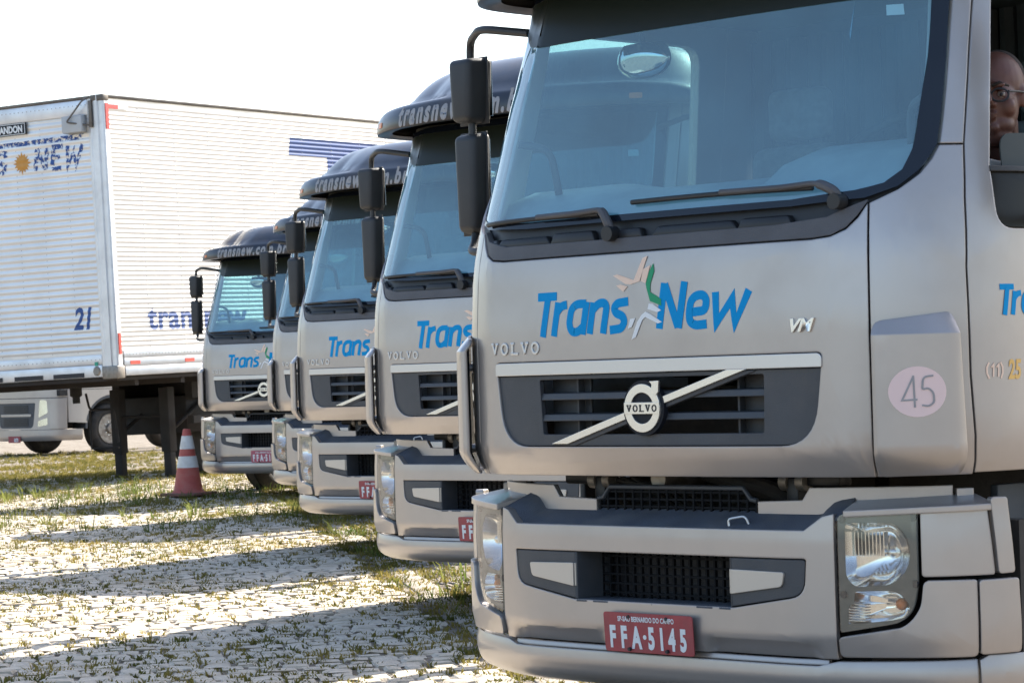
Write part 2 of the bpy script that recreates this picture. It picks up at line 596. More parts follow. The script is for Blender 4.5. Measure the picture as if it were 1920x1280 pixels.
def cabfn(lean0=True):
    def f(u, z, off):
        x, y, nx, ny = CAB.at(u)
        front = smooth01((1.75 - abs(u)) / 0.8)       # 1 in front, 0 at the side
        lean = interp(z, [0.98, 1.02, 1.08, 1.5, 1.72, 1.86, 2.30, 2.70, 3.2], [.045, .022, .0, 0, .012, .04, .155, .285, .46])
        side = interp(z, [0.98, 1.02, 1.08, 1.9, 2.7], [.03, .012, 0, 0, .085])
        d = off - (lean * front + side * (1 - front))
        return Vector((x + nx * d, y + ny * d, z))
    return f
CF = cabfn()

def bumfn(prof=None):
    def f(u, z, off):
        x, y, nx, ny = BUM.at(u)
        d = off + (prof(u, z) if prof else 0.0)
        return Vector((x + nx * d, y + ny * d, z))
    return f
BF = bumfn(lambda u, z: -interp(z, [.40, .44, .50, .80, .90], [.022, .012, 0, 0, .006]) - interp(z, [.43, .436, .470, .478], [.034, .032, .012, 0]) * smooth01((abs(u) - .235) / .02) * smooth01((.70 - abs(u)) / .05))


# ------------------------------------------------------------------ lettering data (metres on the front panel)
LOGO = {
 'T': [[(-0.504, 1.615), (-0.408, 1.615)], [(-0.453, 1.61), (-0.478, 1.477)]],
 'r': [[(-0.401, 1.594), (-0.422, 1.478)], [(-0.405, 1.561), (-0.384, 1.581), (-0.357, 1.584)]],
 'a': [[(-0.264, 1.584), (-0.309, 1.585), (-0.335, 1.569), (-0.346, 1.518), (-0.334, 1.49), (-0.304, 1.489), (-0.276, 1.509)], [(-0.261, 1.591), (-0.281, 1.48)]],
 'n': [[(-0.229, 1.587), (-0.247, 1.481)], [(-0.232, 1.561), (-0.205, 1.583), (-0.177, 1.584), (-0.166, 1.571), (-0.183, 1.48)]],
 's': [[(-0.066, 1.584), (-0.117, 1.58), (-0.133, 1.564), (-0.123, 1.547), (-0.091, 1.536), (-0.082, 1.516), (-0.097, 1.495), (-0.151, 1.491)]],
 'N': [[(0.097, 1.638), (0.075, 1.488)], [(0.099, 1.634), (0.158, 1.491)], [(0.186, 1.639), (0.16, 1.487)]],
 'e': [[(0.212, 1.537), (0.276, 1.541), (0.281, 1.577), (0.265, 1.593), (0.234, 1.591), (0.213, 1.574), (0.206, 1.532), (0.21, 1.505), (0.234, 1.494), (0.282, 1.497)]],
 'w': [[(0.319, 1.599), (0.324, 1.498), (0.39, 1.576), (0.401, 1.495), (0.458, 1.6)]],
}
RAYS = {
 'peach': [[(-0.136, 1.673), (-0.115, 1.676), (-0.04, 1.654), (-0.001, 1.725), (0.02, 1.732), (-0.013, 1.649), (-0.054, 1.64), (-0.077, 1.642)],
           [(-0.121, 1.639), (-0.1, 1.642), (-0.068, 1.634), (-0.088, 1.617)],
           [(-0.008, 1.649), (0.002, 1.688), (0.035, 1.7), (0.014, 1.641)]],
 'green': [[(0.048, 1.706), (0.052, 1.679), (0.035, 1.637), (0.035, 1.611), (0.084, 1.586), (0.085, 1.564), (0.034, 1.581), (0.018, 1.625), (0.015, 1.638), (0.029, 1.677)]],
 'white': [[(0.029, 1.573), (0.047, 1.571), (0.085, 1.549), (0.068, 1.543), (0.024, 1.555)],
           [(0.014, 1.547), (0.037, 1.538), (0.089, 1.51), (0.071, 1.506), (0.014, 1.529), (-0.0, 1.519), (-0.03, 1.464), (-0.051, 1.455), (-0.023, 1.514), (-0.004, 1.536)],
           [(-0.055, 1.525), (-0.032, 1.527), (-0.047, 1.498), (-0.065, 1.492)]],
}
def volvo2d(width, height, wd, italic=0.0):
    # slab-serif capitals V O L V O as strokes
    paths = []
    cw = width / 5.0
    gl = cw * 0.72
    for i, ch in enumerate('VOLVO'):
        x0 = i * cw + cw * 0.11
        x1 = x0 + gl
        xm = (x0 + x1) / 2
        h = height
        if ch == 'V':
            paths += [[(x0 + gl * .14, h), (xm + gl * .03, 0)], [(xm - gl * .03, 0), (x1 - gl * .14, h)], [(x0, h), (x0 + gl * .36, h)], [(x1 - gl * .36, h), (x1, h)]]
        elif ch == 'O':
            paths += [[(xm + gl * .42 * cos(a * pi / 8), h / 2 + h * .5 * sin(a * pi / 8)) for a in range(17)]]
        else:
            paths += [[(x0 + gl * .22, h), (x0 + gl * .22, 0)], [(x0, h), (x0 + gl * .46, h)], [(x0, 0), (x1, 0)]]
    return stroke2d(paths, wd)

def soft(paths, r=.022):
    out = []
    for p in paths:
        q = arc_path([(x, y, 0) for x, y in p], r, 4) if len(p) > 2 else [Vector((x, y, 0)) for x, y in p]
        out.append([(v.x, v.y) for v in q])
    return out

def paths_xf(paths, f):
    return [[f(x, y) for x, y in p] for p in paths]

def sym(fn_panel):
    for s in (1, -1):
        fn_panel(s)

def flip(o, s):
    return o if s > 0 else mirror_out(o)

def merge2d(bms):
    out = B()
    for b in bms:
        me = bpy.data.meshes.new('tmp')
        b.to_mesh(me)
        out.from_mesh(me)
        bpy.data.meshes.remove(me)
        b.free()
    return out

def make_wheel(parent, c, s, Rr=0.5, wdt=0.27, detail=True):
    x, y, z = c
    wroot = None
    bm = B()
    h = wdt / 2
    prof = [(-h + .03, .30), (-h, .34), (-h - .005, .40), (-h + .02, .46), (-h + .05, Rr - .01), (-.07, Rr), (-.068, Rr - .012), (-.05, Rr - .012), (-.048, Rr), (.048, Rr), (.05, Rr - .012), (.068, Rr - .012), (.07, Rr),
            (h - .05, Rr - .01), (h - .02, .46), (h + .005, .40), (h, .34), (h - .03, .30)]
    prof = [(a * s, r * Rr / 0.5) for a, r in prof]
    lathe(bm, prof, 'X', (x, y, z), 48)
    ty = done('wheel', bm, M['rubber'], parent, 40)
    bm = B()
    k = Rr / 0.5
    o = h * s
    lathe(bm, [(o - .02 * s, .305 * k), (o + .0 * s, .30 * k), (o - .035 * s, .272 * k), (o - .09 * s, .262 * k), (o - .10 * s, .20 * k), (o - .05 * s, .165 * k), (o - .05 * s, .105 * k), (o + .0 * s, .10 * k), (o + .03 * s, .085 * k), (o + .04 * s, .0)], 'X', (x, y, z), 40)
    done('rim', bm, M['steel'], ty, 40)
    if detail:
        for q in range(10):
            a = 2 * pi * q / 10
            bm = B()
            lathe(bm, [(o - .05 * s, .018), (o - .02 * s, .018), (o - .005 * s, .012), (o - .003 * s, .0)], 'X', (x, y + .138 * cos(a) * k, z + .138 * sin(a) * k), 8)
            done('wheel_nut', bm, M['badge'], ty, 40)
        for q in range(8):
            a = 2 * pi * (q + .5) / 8
            bm = B()
            lathe(bm, [(o - .098 * s, .026), (o - .088 * s, .026), (o - .086 * s, .0)], 'X', (x, y + .222 * cos(a) * k, z + .222 * sin(a) * k), 10)
            done('rim_hole', bm, M['ink'], ty, 40)
    return ty

UG = 0.932
def make_truck():
    T = empty('truck')
    # ---- front panel with grille opening
    top = [(.893, 1.850), (.865, 1.808), (.825, 1.772), (.77, 1.752), (.70, 1.746)]
    ol = [(-.893, 1.0), (.893, 1.0)] + top + [(-x, z) for x, z in reversed(top)]
    gr = rpoly([(-.738, 1.394), (-.70, 1.100), (.70, 1.100), (.738, 1.394)], [.02, .13, .13, .02], 8)
    fp = panel('front_panel', ol, CF, M['paint'], T, [gr], t=.03, du=.045, dv=.05)
    # lettering
    for ch, st in LOGO.items():
        sheet('logo_letter', stroke2d(soft(st) if ch in 'ranse' else st, .0295), CF, M['blue'], fp, t=.0004, off=.0009, du=.045, dv=.05)
    for k, ps in RAYS.items():
        for p in ps:
            sheet('logo_ray', fill2d(p), CF, M[k], fp, t=.0004, off=.0022 if k != 'white' else .0025, du=.045, dv=.05)
    sheet('maker_lettering', place2d(volvo2d(.275, .036, .0090), -.765, 1.423), CF, M['strip'], fp, t=.004, off=.0035, du=.06, dv=0)
    sheet('model_lettering', place2d(text2d('VM', .056, 1.15, .35, .0022), .612, 1.461), CF, M['badge'], fp, t=.008, off=.007, du=.06, dv=0)
    # trim strip and grille
    st = rpoly([(-.735, 1.347), (.735, 1.347), (.736, 1.391), (-.736, 1.391)], [.004, .004, .02, .02])
    panel('grille_strip', st, CF, M['strip'], T, t=.02, off=.005, dv=0)
    gi = rpoly([(-.734, 1.344), (-.698, 1.103), (.698, 1.103), (.734, 1.344)], [.004, .128, .128, .004], 8)
    sh = rpoly([(-.512, 1.330), (-.500, 1.142), (.500, 1.142), (.505, 1.330)], .008, 2)
    g = panel('grille', gi, CF, M['plastic'], T, [sh], t=.02, off=-.008, dv=.06)
    for zc in (1.272, 1.200):
        bm = B()
        n = 24
        ring = []
        for i in range(n + 1):
            u = -.515 + 1.03 * i / n
            ring.append([bm.verts.new(CF(u, zc + dz, of)) for dz, of in ((-.012, -.010), (.010, -.016), (.014, -.075), (-.004, -.075))])
        for a, b in zip(ring, ring[1:]):
            for q in range(4):
                bm.faces.new((a[q], a[(q + 1) % 4], b[(q + 1) % 4], b[q]))
        bm.faces.new(ring[0]); bm.faces.new(ring[-1][::-1])
        done('grille_slat', bm, M['plastic'], g, 30)
    for u0 in (-.365, .365):
        panel('grille_rib', [(u0 - .004, 1.14), (u0 + .004, 1.14), (u0 + .004, 1.332), (u0 - .004, 1.332)], CF, M['plastic'], g, t=.03, off=-.05, du=0, dv=0)
    for a, b in ((-.53, -.335), (.335, .53)):
        panel('grille_backing', [(a, 1.12), (b, 1.12), (b, 1.35), (a, 1.35)], CF, M['plastic'], g, t=.01, off=-.085, dv=0)
    def slash(a, wz, of, nm, m, th):
        p = [(-.445 - a, 1.1105 - wz), (-.365 + a, 1.1105 - wz), (.445 + a, 1.347 + wz), (.365 - a, 1.347 + wz)]
        if wz:
            k = .2926
            p = [(-.47, 1.104), (-.335, 1.104), (.465, 1.338), (.475, 1.343), (.34, 1.343)]
        panel(nm, p, CF, m, g, t=th, off=of, dv=0)
    slash(0, .01, -.003, 'slash_border', M['plastic'], .02)
    slash(0, 0, .006, 'slash_bar', M['badge'], .009)
    # emblem
    em = panel('maker_emblem', circle(0, 1.228, .092, 40), CF, M['badge_dark'], T, t=.02, off=.008, dv=0)
    panel('emblem_ring', circle(0, 1.228, .080, 40), CF, M['badge'], em, [circle(0, 1.228, .052, 36)], t=.009, off=.016, dv=0)
    panel('emblem_arrow', [(.043, 1.285), (.062, 1.268), (.074, 1.280), (.078, 1.318), (.036, 1.316), (.047, 1.306)], CF, M['badge'], em, t=.009, off=.0165, dv=0)
    panel('emblem_band', [(-.079, 1.209), (.079, 1.209), (.079, 1.247), (-.079, 1.247)], CF, M['badge'], em, t=.010, off=.0185, dv=0)
    sheet('emblem_lettering', place2d(volvo2d(.142, .020, .0042), -.070, 1.2175), CF, M['ink'], em, t=.001, off=.0199, dv=0)

    # ---- corner panels, deflectors, pillars, doors
    uE = CAB.u_y(1.60)
    uW = 1.346
    for s in (1, -1):
        cp = [(.900, 1.0), (1.227, 1.0), (1.210, 1.31), (1.211, 1.644), (1.228, 1.86), (1.255, 2.028), (1.168, 2.028), (1.135, 1.985), (1.085, 1.940), (1.00, 1.890), (.900, 1.852)]
        c_ = panel('corner_panel', flip(cp, s), CF, M['paint'], T, t=.03, du=.03, dv=.08)
        dz = lambda z: -interp(z, [.99, 1.05, 1.44, 1.448, 1.51], [.03, .0, .0, .005, .058])
        def DF(u, z, off, s=s):
            e = interp(abs(u), [.905, .922, 1.145, 1.178], [.012, 0, 0, .018])
            return CF(u, z, off + dz(z) - e)
        dp = rpoly([(.907, 1.0), (1.172, 1.005), (1.176, 1.03), (1.155, 1.508), (.909, 1.482)], [.03, .02, 0, .025, .03])
        d_ = panel('corner_deflector', flip(dp, s), DF, M['paint'], T, t=.012, off=.058, du=.02, dv=.02)
        panel('deflector_liner', flip([(.915, 1.012), (1.165, 1.018), (1.148, 1.46), (.915, 1.46)], s), CF, M['black'], d_, t=.002, off=.0285, du=.03, dv=.06)
        for zc in (1.09, 1.38):
            bm = B()
            p = CF(s * 1.05, zc, -.005); q = CF(s * 1.05, zc, .048)
            tube(bm, [p, q], .016, 8)
            done('deflector_bracket', bm, M['strip'], d_)
        if s > 0:
            panel('number_disc', circle(1.030, 1.262, .078, 36), DF, M['pink'], d_, t=.001, off=.0600, du=.03, dv=.05)
            q = .078 / 122
            f = lambda x, y: (1.030 + (x - 908) * q * .88, 1.262 + (840 - y) * q)
            pa = paths_xf([[(890, 765), (832, 880), (906, 878)], [(889, 762), (893, 915)], [(985, 765), (936, 769), (930, 832), (958, 822), (984, 846), (986, 893), (960, 912), (928, 905)]], f)
            sheet('number_lettering', stroke2d(soft(pa[:2], 0) [:0] + pa[:2] + soft(pa[2:], .02), .0055), DF, M['grey'], d_, t=.0008, off=.0612, du=.03, dv=.05)
        ap = [(1.172, 2.034), (1.257, 2.034), (1.334, 2.32), (1.388, 2.497), (1.452, 2.73), (1.385, 2.73), (1.316, 2.497), (1.261, 2.32)]
        panel('a_pillar', flip(ap, s), CF, M['paint'], T, t=.03, du=.03, dv=.08)
        pt = [(1.06, 1.90), (1.36, 1.90), (1.50, 2.70), (1.33, 2.70)]
        panel('pillar_trim', flip(pt, s), CF, M['trim_in'], T, t=.012, off=-.05, du=.04, dv=.1)
        # door
        do = [(1.235, 1.005), (uE, 1.005), (uE, 2.735), (1.461, 2.735), (1.397, 2.497), (1.343, 2.32), (1.265, 2.034), (1.237, 1.86), (1.219, 1.644), (1.218, 1.31)]
        wh = rpoly([(1.348, 1.763), (uW + .62, 1.763), (uE - .14, 1.90), (uE - .16, 2.63), (1.492, 2.63), (1.346, 1.957)], [.07, .05, .05, .08, .06, 0])
        d = panel('door', flip(do, s), CF, M['paint'], T, [flip(wh, s)], t=.045, du=.06, dv=.08)
        lw = rpoly([(uW + .004, 1.770), (uW + .615, 1.770), (uE - .145, 1.902), (uE - .145, 1.95), (uW + .004, 1.95)], [.066, .05, .02, 0, 0])
        panel('lower_window', flip(lw, s), CF, M['darkglass'], d, t=.01, off=-.012, du=.06, dv=0)
        panel('window_sill', flip([(uW - .0, 1.945), (uE - .14, 1.945), (uE - .14, 1.962), (uW, 1.962)], s), CF, M['mirror_shell'], d, t=.03, off=.003, du=.06, dv=0)
        if s > 0:
            wg = rpoly([(uW + .075, 1.955), (uE - .16, 1.955), (uE - .17, 2.10), (uW + .085, 2.068)], [0, 0, .05, .05])
            panel('window_glass', wg, CF, M['lowered_glass'], d, t=.005, off=-.022, du=.08, dv=0)
            # door lettering
            k = .64
            ux = 1.335
            for ch, stp in LOGO.items():
                pa = paths_xf(stp, lambda x, z: (ux + (x + .51) * k, 1.492 + (z - 1.478) * k))
                sheet('logo_letter', stroke2d(soft(pa) if ch in 'ranse' else pa, .0185), CF, M['blue'], d, t=.001, off=.0014, du=.06, dv=.08)
            sheet('phone_code', place2d(stroke2d([[(.010, .040), (.002, .026), (.002, .010), (.010, -.005)], [(.018, .026), (.026, .034), (.024, .0)], [(.036, .026), (.044, .034), (.042, .0)], [(.052, .040), (.059, .026), (.059, .010), (.052, -.005)]], .0058), 1.272, 1.300, 0, 1.12), CF, M['peach'], d, t=.001, off=.0014, du=.06, dv=0)
            sheet('phone_number', place2d(text2d('25', .084, .68, .12, .0025), 1.362, 1.293), CF, M['yellow'], d, t=.001, off=.0014, du=.06, dv=0)
        else:
            wg = [(uW - .02, 1.94), (uE - .10, 1.94), (uE - .12, 2.66), (uW + .12, 2.66)]
            panel('window_glass', flip(wg, s), CF, M['sideglass'], d, t=.005, off=-.02, du=.08, dv=.2)
        bm = B()
        p = CF(s * (uE - .18), 1.60, .02)
        box(bm, p, (.035, .16, .035), .01)
        done('handle', bm, M['black'], d)
        tr = [(1.40, 1.15), (uE - .04, 1.15), (uE - .04, 1.93), (1.40, 1.93)]
        panel('door_trim', flip(tr, s), CF, M['dash'], d, t=.01, off=-.048, du=.1, dv=.2)
        # side behind the door
        panel('cab_side', flip([(uE + .006, 1.005), (CAB.u_y(1.88), 1.005), (CAB.u_y(1.88), 2.74), (uE + .006, 2.74)], s), CF, M['paint'], T, t=.04, du=.08, dv=.1)

    # ---- windscreen, surround, cowl, wipers
    wsr = [(.60, 1.858), (.88, 1.870), (1.00, 1.902), (1.08, 1.950), (1.13, 1.995), (1.162, 2.03), (1.254, 2.32), (1.309, 2.497), (1.375, 2.715), (.9, 2.73), (.5, 2.735)]
    wso = wsr + [(-x, z) for x, z in reversed(wsr)]
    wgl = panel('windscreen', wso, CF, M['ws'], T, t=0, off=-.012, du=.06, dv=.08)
    inr = [(.60, 1.880), (.85, 1.896), (.95, 1.915), (1.02, 1.955), (1.065, 2.02), (1.095, 2.10), (1.178, 2.32), (1.235, 2.497), (1.30, 2.69), (.9, 2.70), (.5, 2.70)]
    ino = inr + [(-x, z) for x, z in reversed(inr)]
    inl = [(-.60, 1.880), (-.88, 1.890), (-1.00, 1.915), (-1.09, 1.965), (-1.148, 2.04), (-1.24, 2.32), (-1.295, 2.497), (-1.355, 2.69), (-.9, 2.70), (-.5, 2.70)]
    ino = inr + list(reversed(inl))
    panel('windscreen_border', wso, CF, M['frit'], wgl, [ino], t=.003, off=-.0085, du=.06, dv=.1)
    cb = [(.892, 1.857), (.86, 1.815), (.822, 1.779), (.77, 1.758), (.70, 1.752)]
    ct = [(-.892, 1.862), (-.84, 1.826), (-.70, 1.800), (-.30, 1.798), (.30, 1.800), (.55, 1.802), (.75, 1.816), (.892, 1.864)]
    co = ct + cb + [(-x, z) for x, z in reversed(cb)]
    cw = panel('cowl', co, CF, M['cowl'], T, t=.02, off=-.004, du=.05, dv=0)
    wl = [(-.92, 1.79), (.92, 1.79), (1.12, 1.97), (1.0, 1.905), (.6, 1.872), (-.6, 1.872), (-1.0, 1.905), (-1.12, 1.97)]
    panel('wiper_well', wl, CF, M['black'], cw, t=.01, off=-.034, du=.06, dv=0)
    for u0, wd, hh, of in ((-.62, .26, .045, .0), (-.36, .20, .06, .008), (-.10, .13, .05, .012), (.20, .34, .05, .004), (.50, .20, .055, .008), (-.84, .10, .05, 0)):
        bm = B()
        p = CF(u0, 1.812, -.034 + of * .5)
        box(bm, p, (wd * 1.15, .045, hh * .72), .010, atan2(CAB.at(u0)[2], 1.0), (.82, .8))
        done('cowl_cover', bm, M['black'], cw)
    for (pu, pz, eu, ez, tu, tz) in ((-.155, 1.815, -.20, 1.900, -.865, 1.900), (.80, 1.862, .72, 1.925, -.08, 1.930)):
        wp = empty('wiper')
        wp.parent = T
        bm = B()
        path = arc_path([CF(pu, pz, .0), CF(pu - .008, (pz + ez) / 2, .025), CF(eu, ez, .022), CF(eu - .14, ez - .006, .020), CF((eu + tu) / 2, (ez + tz) / 2 - .006, .012)], .035)
        tube(bm, path, [.016 if i < len(path) * .5 else .010 for i in range(len(path))], 8)
        done('wiper_arm', bm, M['cowl'], wp)
        bm = B()
        n = 12
        path = [CF(eu - .03 + (tu - eu + .03) * i / n, ez + (tz - ez) * i / n - .014 + .004 * sin(pi * i / n), .004) for i in range(n + 1)]
        tube(bm, path, .0085, 6)
        done('wiper_blade', bm, M['black'], wp)
        bm = B()
        lathe(bm, [(-.03, .026), (.012, .026), (.02, .018), (.02, 0)], 'Y', CF(pu, pz, .0), 16)
        done('wiper_hub', bm, M['black'], wp)

    # ---- roof spoiler / visor
    bm = B()
    uM = VIS.L[-1] * 0.985
    NU, cols = 96, []
    for i in range(NU + 1):
        u = -uM + 2 * uM * i / NU
        x, y, nx, ny = VIS.at(u)
        a = abs(x)
        zb = 2.725 - .012 * (a / 1.15) ** 2
        led = interp(a, [0, .22, .42, .60, .95, 1.08, 1.18], [.0, .0, .06, .13, .14, .08, .02])
        led = led if led else 0.0
        hb = interp(a, [0, .9, 1.1, 1.18], [.135, .125, .112, .10])
        ztop = 3.10 - .05 * (a / 1.1) ** 2 - .13 * smooth01((a - .85) / .33)
        prof = [(.09, zb + .015), (.03, zb + .0), (.004, zb + .004), (0, zb + .014), (.006, zb + hb * .55), (.02, zb + hb - .02), (.034, zb + hb - .004), (.05, zb + hb + .004)]
        pts = []
        for d, z in prof:
            pts.append(Vector((x - nx * d, y - ny * d, z)))
        base = Vector((x - nx * .05, y - ny * .05, 0))
        z0 = zb + hb + .004
        N2 = 22
        tgt = Vector((x * .86, y + .95, 0))
        for k in range(1, N2 + 1):
            t = k / N2
            p = base.lerp(tgt, t)
            dist = t * .95
            e = max(0.0, (dist - led) / (.95 - led))
            rise = sin(min(1, e * 2.3) * pi / 2) ** (0.85)
            z = z0 + min(dist, led) * .10 + (ztop - z0 - .015) * rise
            pts.append(Vector((p.x, p.y, z)))
        pts.append(Vector((x * .86, 1.86, pts[-1].z + .02)))
        pts.append(Vector((x * .86, 1.88, 2.72)))
        cols.append([bm.verts.new(p) for p in pts])
    for a, b in zip(cols, cols[1:]):
        for k in range(len(a) - 1):
            bm.faces.new((a[k], b[k], b[k + 1], a[k + 1]))
    bm.faces.new(cols[0]); bm.faces.new(cols[-1][::-1])
    rs = done('roof_spoiler', bm, M['roof'], T, 50, True)
    def VF(u, z, off):
        x, y, nx, ny = VIS.at(u)
        a = abs(x)
        zb = 2.725 - .012 * (a / 1.15) ** 2
        hb = interp(a, [0, .9, 1.1, 1.18], [.135, .125, .112, .10])
        d = interp(z, [0, .014, .55 * hb, hb - .02], [0.004, 0, .006, .02])
        return Vector((x + nx * (off - d), y + ny * (off - d), zb + z))
    sheet('roof_lettering', place2d(text2d('transnew.com.br', .168, .68, .25, .0072, 1.30), -.70, .014), VF, M['grey'], rs, t=.001, off=.0022, du=.04, dv=.03)
    for s in (1, -1):
        panel('marker_lamp', rpoly([(s * .985 - .035, .03), (s * .985 + .035, .03), (s * .985 + .035, .06), (s * .985 - .035, .06)], .008), VF, M['orange'], rs, t=.006, off=.004, du=.02, dv=0)
    # roof underside plate
    bm = B()
    ring = [bm.verts.new(CF(u, 2.715, -.03)) for u in [(-2.9 + 5.8 * i / 70) for i in range(71)]]
    bm.faces.new(ring)
    ext = bmesh.ops.extrude_face_region(bm, geom=bm.faces[:])
    for v in [g_ for g_ in ext['geom'] if isinstance(g_, bmesh.types.BMVert)]:
        v.co.z += .03
    done('cab_roof', bm, M['headliner'], T, 30)
    bm = B()
    box(bm, (0, 1.865, 1.88), (2.16, .04, 1.74))
    done('rear_wall', bm, M['curtain'], T)
    bm = B()
    for i in range(22):
        x = -1.0 + 2.0 * i / 21
        tube(bm, [(x, 1.80 + .02 * (i % 2), 1.55), (x * .97, 1.80 + .02 * (i % 2), 2.66)], .045, 8)
    done('curtain', bm, M['curtain'], T)
    bm = B()
    box(bm, (0, 1.05, 1.16), (2.14, 1.55, .06))
    done('cab_floor', bm, M['under'], T)
    # dark strip painted on the glass for the visor's reflection and dark header behind
    hd = rpoly([(-1.20, 2.63), (-1.08, 2.555), (-.80, 2.515), (.95, 2.515), (1.16, 2.53), (1.26, 2.62), (1.30, 2.71), (-1.29, 2.71)], [.05, .08, .2, .08, .05, .05, 0, 0])
    panel('shade_strip', hd, CF, M['strip_dark'], wgl, t=.002, off=-.0095, du=.06, dv=.08)
    # front mirror hung inside the top of the glass
    bm = B()
    n = 14
    for i in range(n + 1):
        pass
    bmesh.ops.create_uvsphere(bm, u_segments=20, v_segments=12, radius=1)
    for v in bm.verts:
        x, y, z = v.co
        v.co = Vector((-.40 + x * .12 * (1 - .25 * z), .48 + y * .05, 2.47 + (z if z < .45 else .45) * .085))
    fmr = done('front_mirror', bm, M['mirror'], T, 40)
    bm = B()
    tube(bm, [(-.40, .48, 2.50), (-.40, .44, 2.62)], .012, 8)
    done('mirror_stem', bm, M['black'], fmr)
    # ---- interior
    prof = [(.10, 1.72), (.14, 1.80), (.20, 1.872), (.34, 1.945), (.50, 1.995), (.60, 1.985), (.64, 1.90), (.62, 1.45), (.10, 1.45)]
    bm = B()
    rings = []
    for i in range(31):
        x = -1.02 + 2.04 * i / 30
        hump = .085 * smooth01((x - .22) / .16) * smooth01((.98 - x) / .10)
        hl = .03 * smooth01((-.30 - x) / .25)
        sh_ = CAB.at(x)[1]
        rings.append([bm.verts.new((x, y + (sh_ * .9 if y < .3 else sh_ * .2), z + (hump if .3 < y < .65 and z > 1.75 else hump * .25 if z > 1.75 else 0) + (hl if z > 1.75 else 0))) for y, z in prof])
    for a, b in zip(rings, rings[1:]):
        for k in range(len(prof)):
            bm.faces.new((a[k], a[(k + 1) % len(prof)], b[(k + 1) % len(prof)], b[k]))
    bm.faces.new(rings[0]); bm.faces.new(rings[-1][::-1])
    done('dashboard', bm, M['dash'], T, 60)
    sw = empty('steering_wheel'); sw.parent = T
    cx, cy, cz = .54, .68, 2.06
    ax = Vector((0, -.62, .78)).normalized()
    e1 = Vector((1, 0, 0)); e2 = ax.cross(e1)
    bm = B()
    pth = [Vector((cx, cy, cz)) + (e1 * cos(2 * pi * k / 40) + e2 * sin(2 * pi * k / 40)) * .225 for k in range(41)]
    tube(bm, pth, .017, 8, False)
    done('steering_rim', bm, M['black'], sw)
    bm = B()
    for a in (.1, pi - .1, -pi / 2):
        tube(bm, [Vector((cx, cy, cz)) - ax * .03, Vector((cx, cy, cz)) + (e1 * cos(a) + e2 * sin(a)) * .225], .018, 6)
    tube(bm, [Vector((cx, cy, cz)) + ax * .01, Vector((cx, cy, cz)) - ax * .05], .075, 16)
    tube(bm, [Vector((cx, cy, cz)) - ax * .05, Vector((cx, cy - .10, 1.50))], .035, 10)
    done('steering_hub', bm, M['black'], sw)
    for x in (-.55, .62):
        bm = B()
        box(bm, (x, 1.20, 1.40), (.52, .52, .16), .05, 0, None, 3)
        se = done('seat', bm, M['seat'], T, 40)
        bm = B()
        box(bm, (x, 1.50, 1.86), (.50, .14, .68), .05, 0, (.8, .9), 3)
        done('backrest', bm, M['seat'], se, 40)
        bm = B()
        box(bm, (x, 1.52, 2.32), (.28, .10, .20), .04, 0, None, 3)
        done('headrest', bm, M['seat'], se, 40)
        bm = B()
        box(bm, (x, 1.2, 1.26), (.34, .40, .20), .02)
        done('seat_base', bm, M['black'], se, 40)
    for s in (-1, 1):
        bm = B()
        a0 = CF(s * 1.17, 2.19, -.07)
        tube(bm, arc_path([a0, a0 + Vector((-s * .10, .06, -.02)), a0 + Vector((-s * .12, .09, -.24))], .07), .014, 8)
        done('grab_handle', bm, M['cowl'], T)
    panel('screen_sticker', rpoly([(-1.10, 2.335), (-1.035, 2.335), (-1.03, 2.40), (-1.095, 2.40)], .005), CF, M['sticker'], wgl, t=.0006, off=-.0145, du=0, dv=0)
    panel('screen_label', [(.985, 2.455), (1.10, 2.455), (1.10, 2.49), (.985, 2.49)], CF, M['white'], wgl, t=.0006, off=-.0145, du=0, dv=0)

    # ---- mirrors
    for s in (-1, 1):
        ma = empty('mirror_assembly'); ma.parent = T
        X = s * 1.345
        Y = .525
        bm = B()
        p0 = CF(s * 1.29, 2.605, -.01)
        tube(bm, arc_path([p0, (s * 1.16, .40, 2.645), (X, Y, 2.625), (X, Y, 2.30), (X, Y, 1.86), (s * 1.27, .42 if s < 0 else .70, 1.815), CF(s * (1.30 if s < 0 else 1.72), 1.815, 0)], .06), .0155, 10)
        done('mirror_arm', bm, M['mirror_shell'], ma)
        for (zc, hgt, wdx, tp, dy) in ((2.437, .255, .165, (1.0, 1.0), .115), (2.083, .392, .150, (1, 1), .085)):
            bm = B()
            r = bmesh.ops.create_cube(bm, size=1.0)
            for v in r['verts']:
                x, y, z = v.co
                kx = 1.0 if z > 0 else .80
                ky = 1.0 if y > 0 else .72
                v.co = Vector((X + s * .012 + x * wdx * kx * (ky if hgt < .3 else .9 * ky + .1), Y + y * dy, zc + z * hgt * (1 if y > 0 else .93)))
            bmesh.ops.bevel(bm, geom=bm.edges[:], offset=.024, segments=4, affect='EDGES', profile=.5)
            hs = done('mirror_housing', bm, M['mirror_shell'], ma, 50)
            bm = B()
            box(bm, (X + s * .012, Y + dy * .5 + .001, zc + .008), (wdx * .8, .004, hgt * .82))
            done('mirror_glass', bm, M['mirror'], hs)
            bm = B()
            box(bm, (X + s * .012, Y + dy * .22, zc), (wdx * .965, .006, hgt * 1.004), .002)
            done('housing_seam', bm, M['black'], hs)

    # ---- bumper
    bu = empty('bumper'); bu.parent = T
    face = [(-.750, .432), (.750, .432), (.750, .886), (.712, .878), (.648, .834), (-.648, .834), (-.712, .878), (-.750, .886)]
    hole = rpoly([(-.655, .746), (-.646, .628), (-.36, .582), (.36, .582), (.646, .628), (.655, .746)], [.01, .05, .01, .01, .05, .01])
    panel('bumper_face', face, BF, M['paint'], bu, [hole], t=.03, du=.025, dv=.0118)
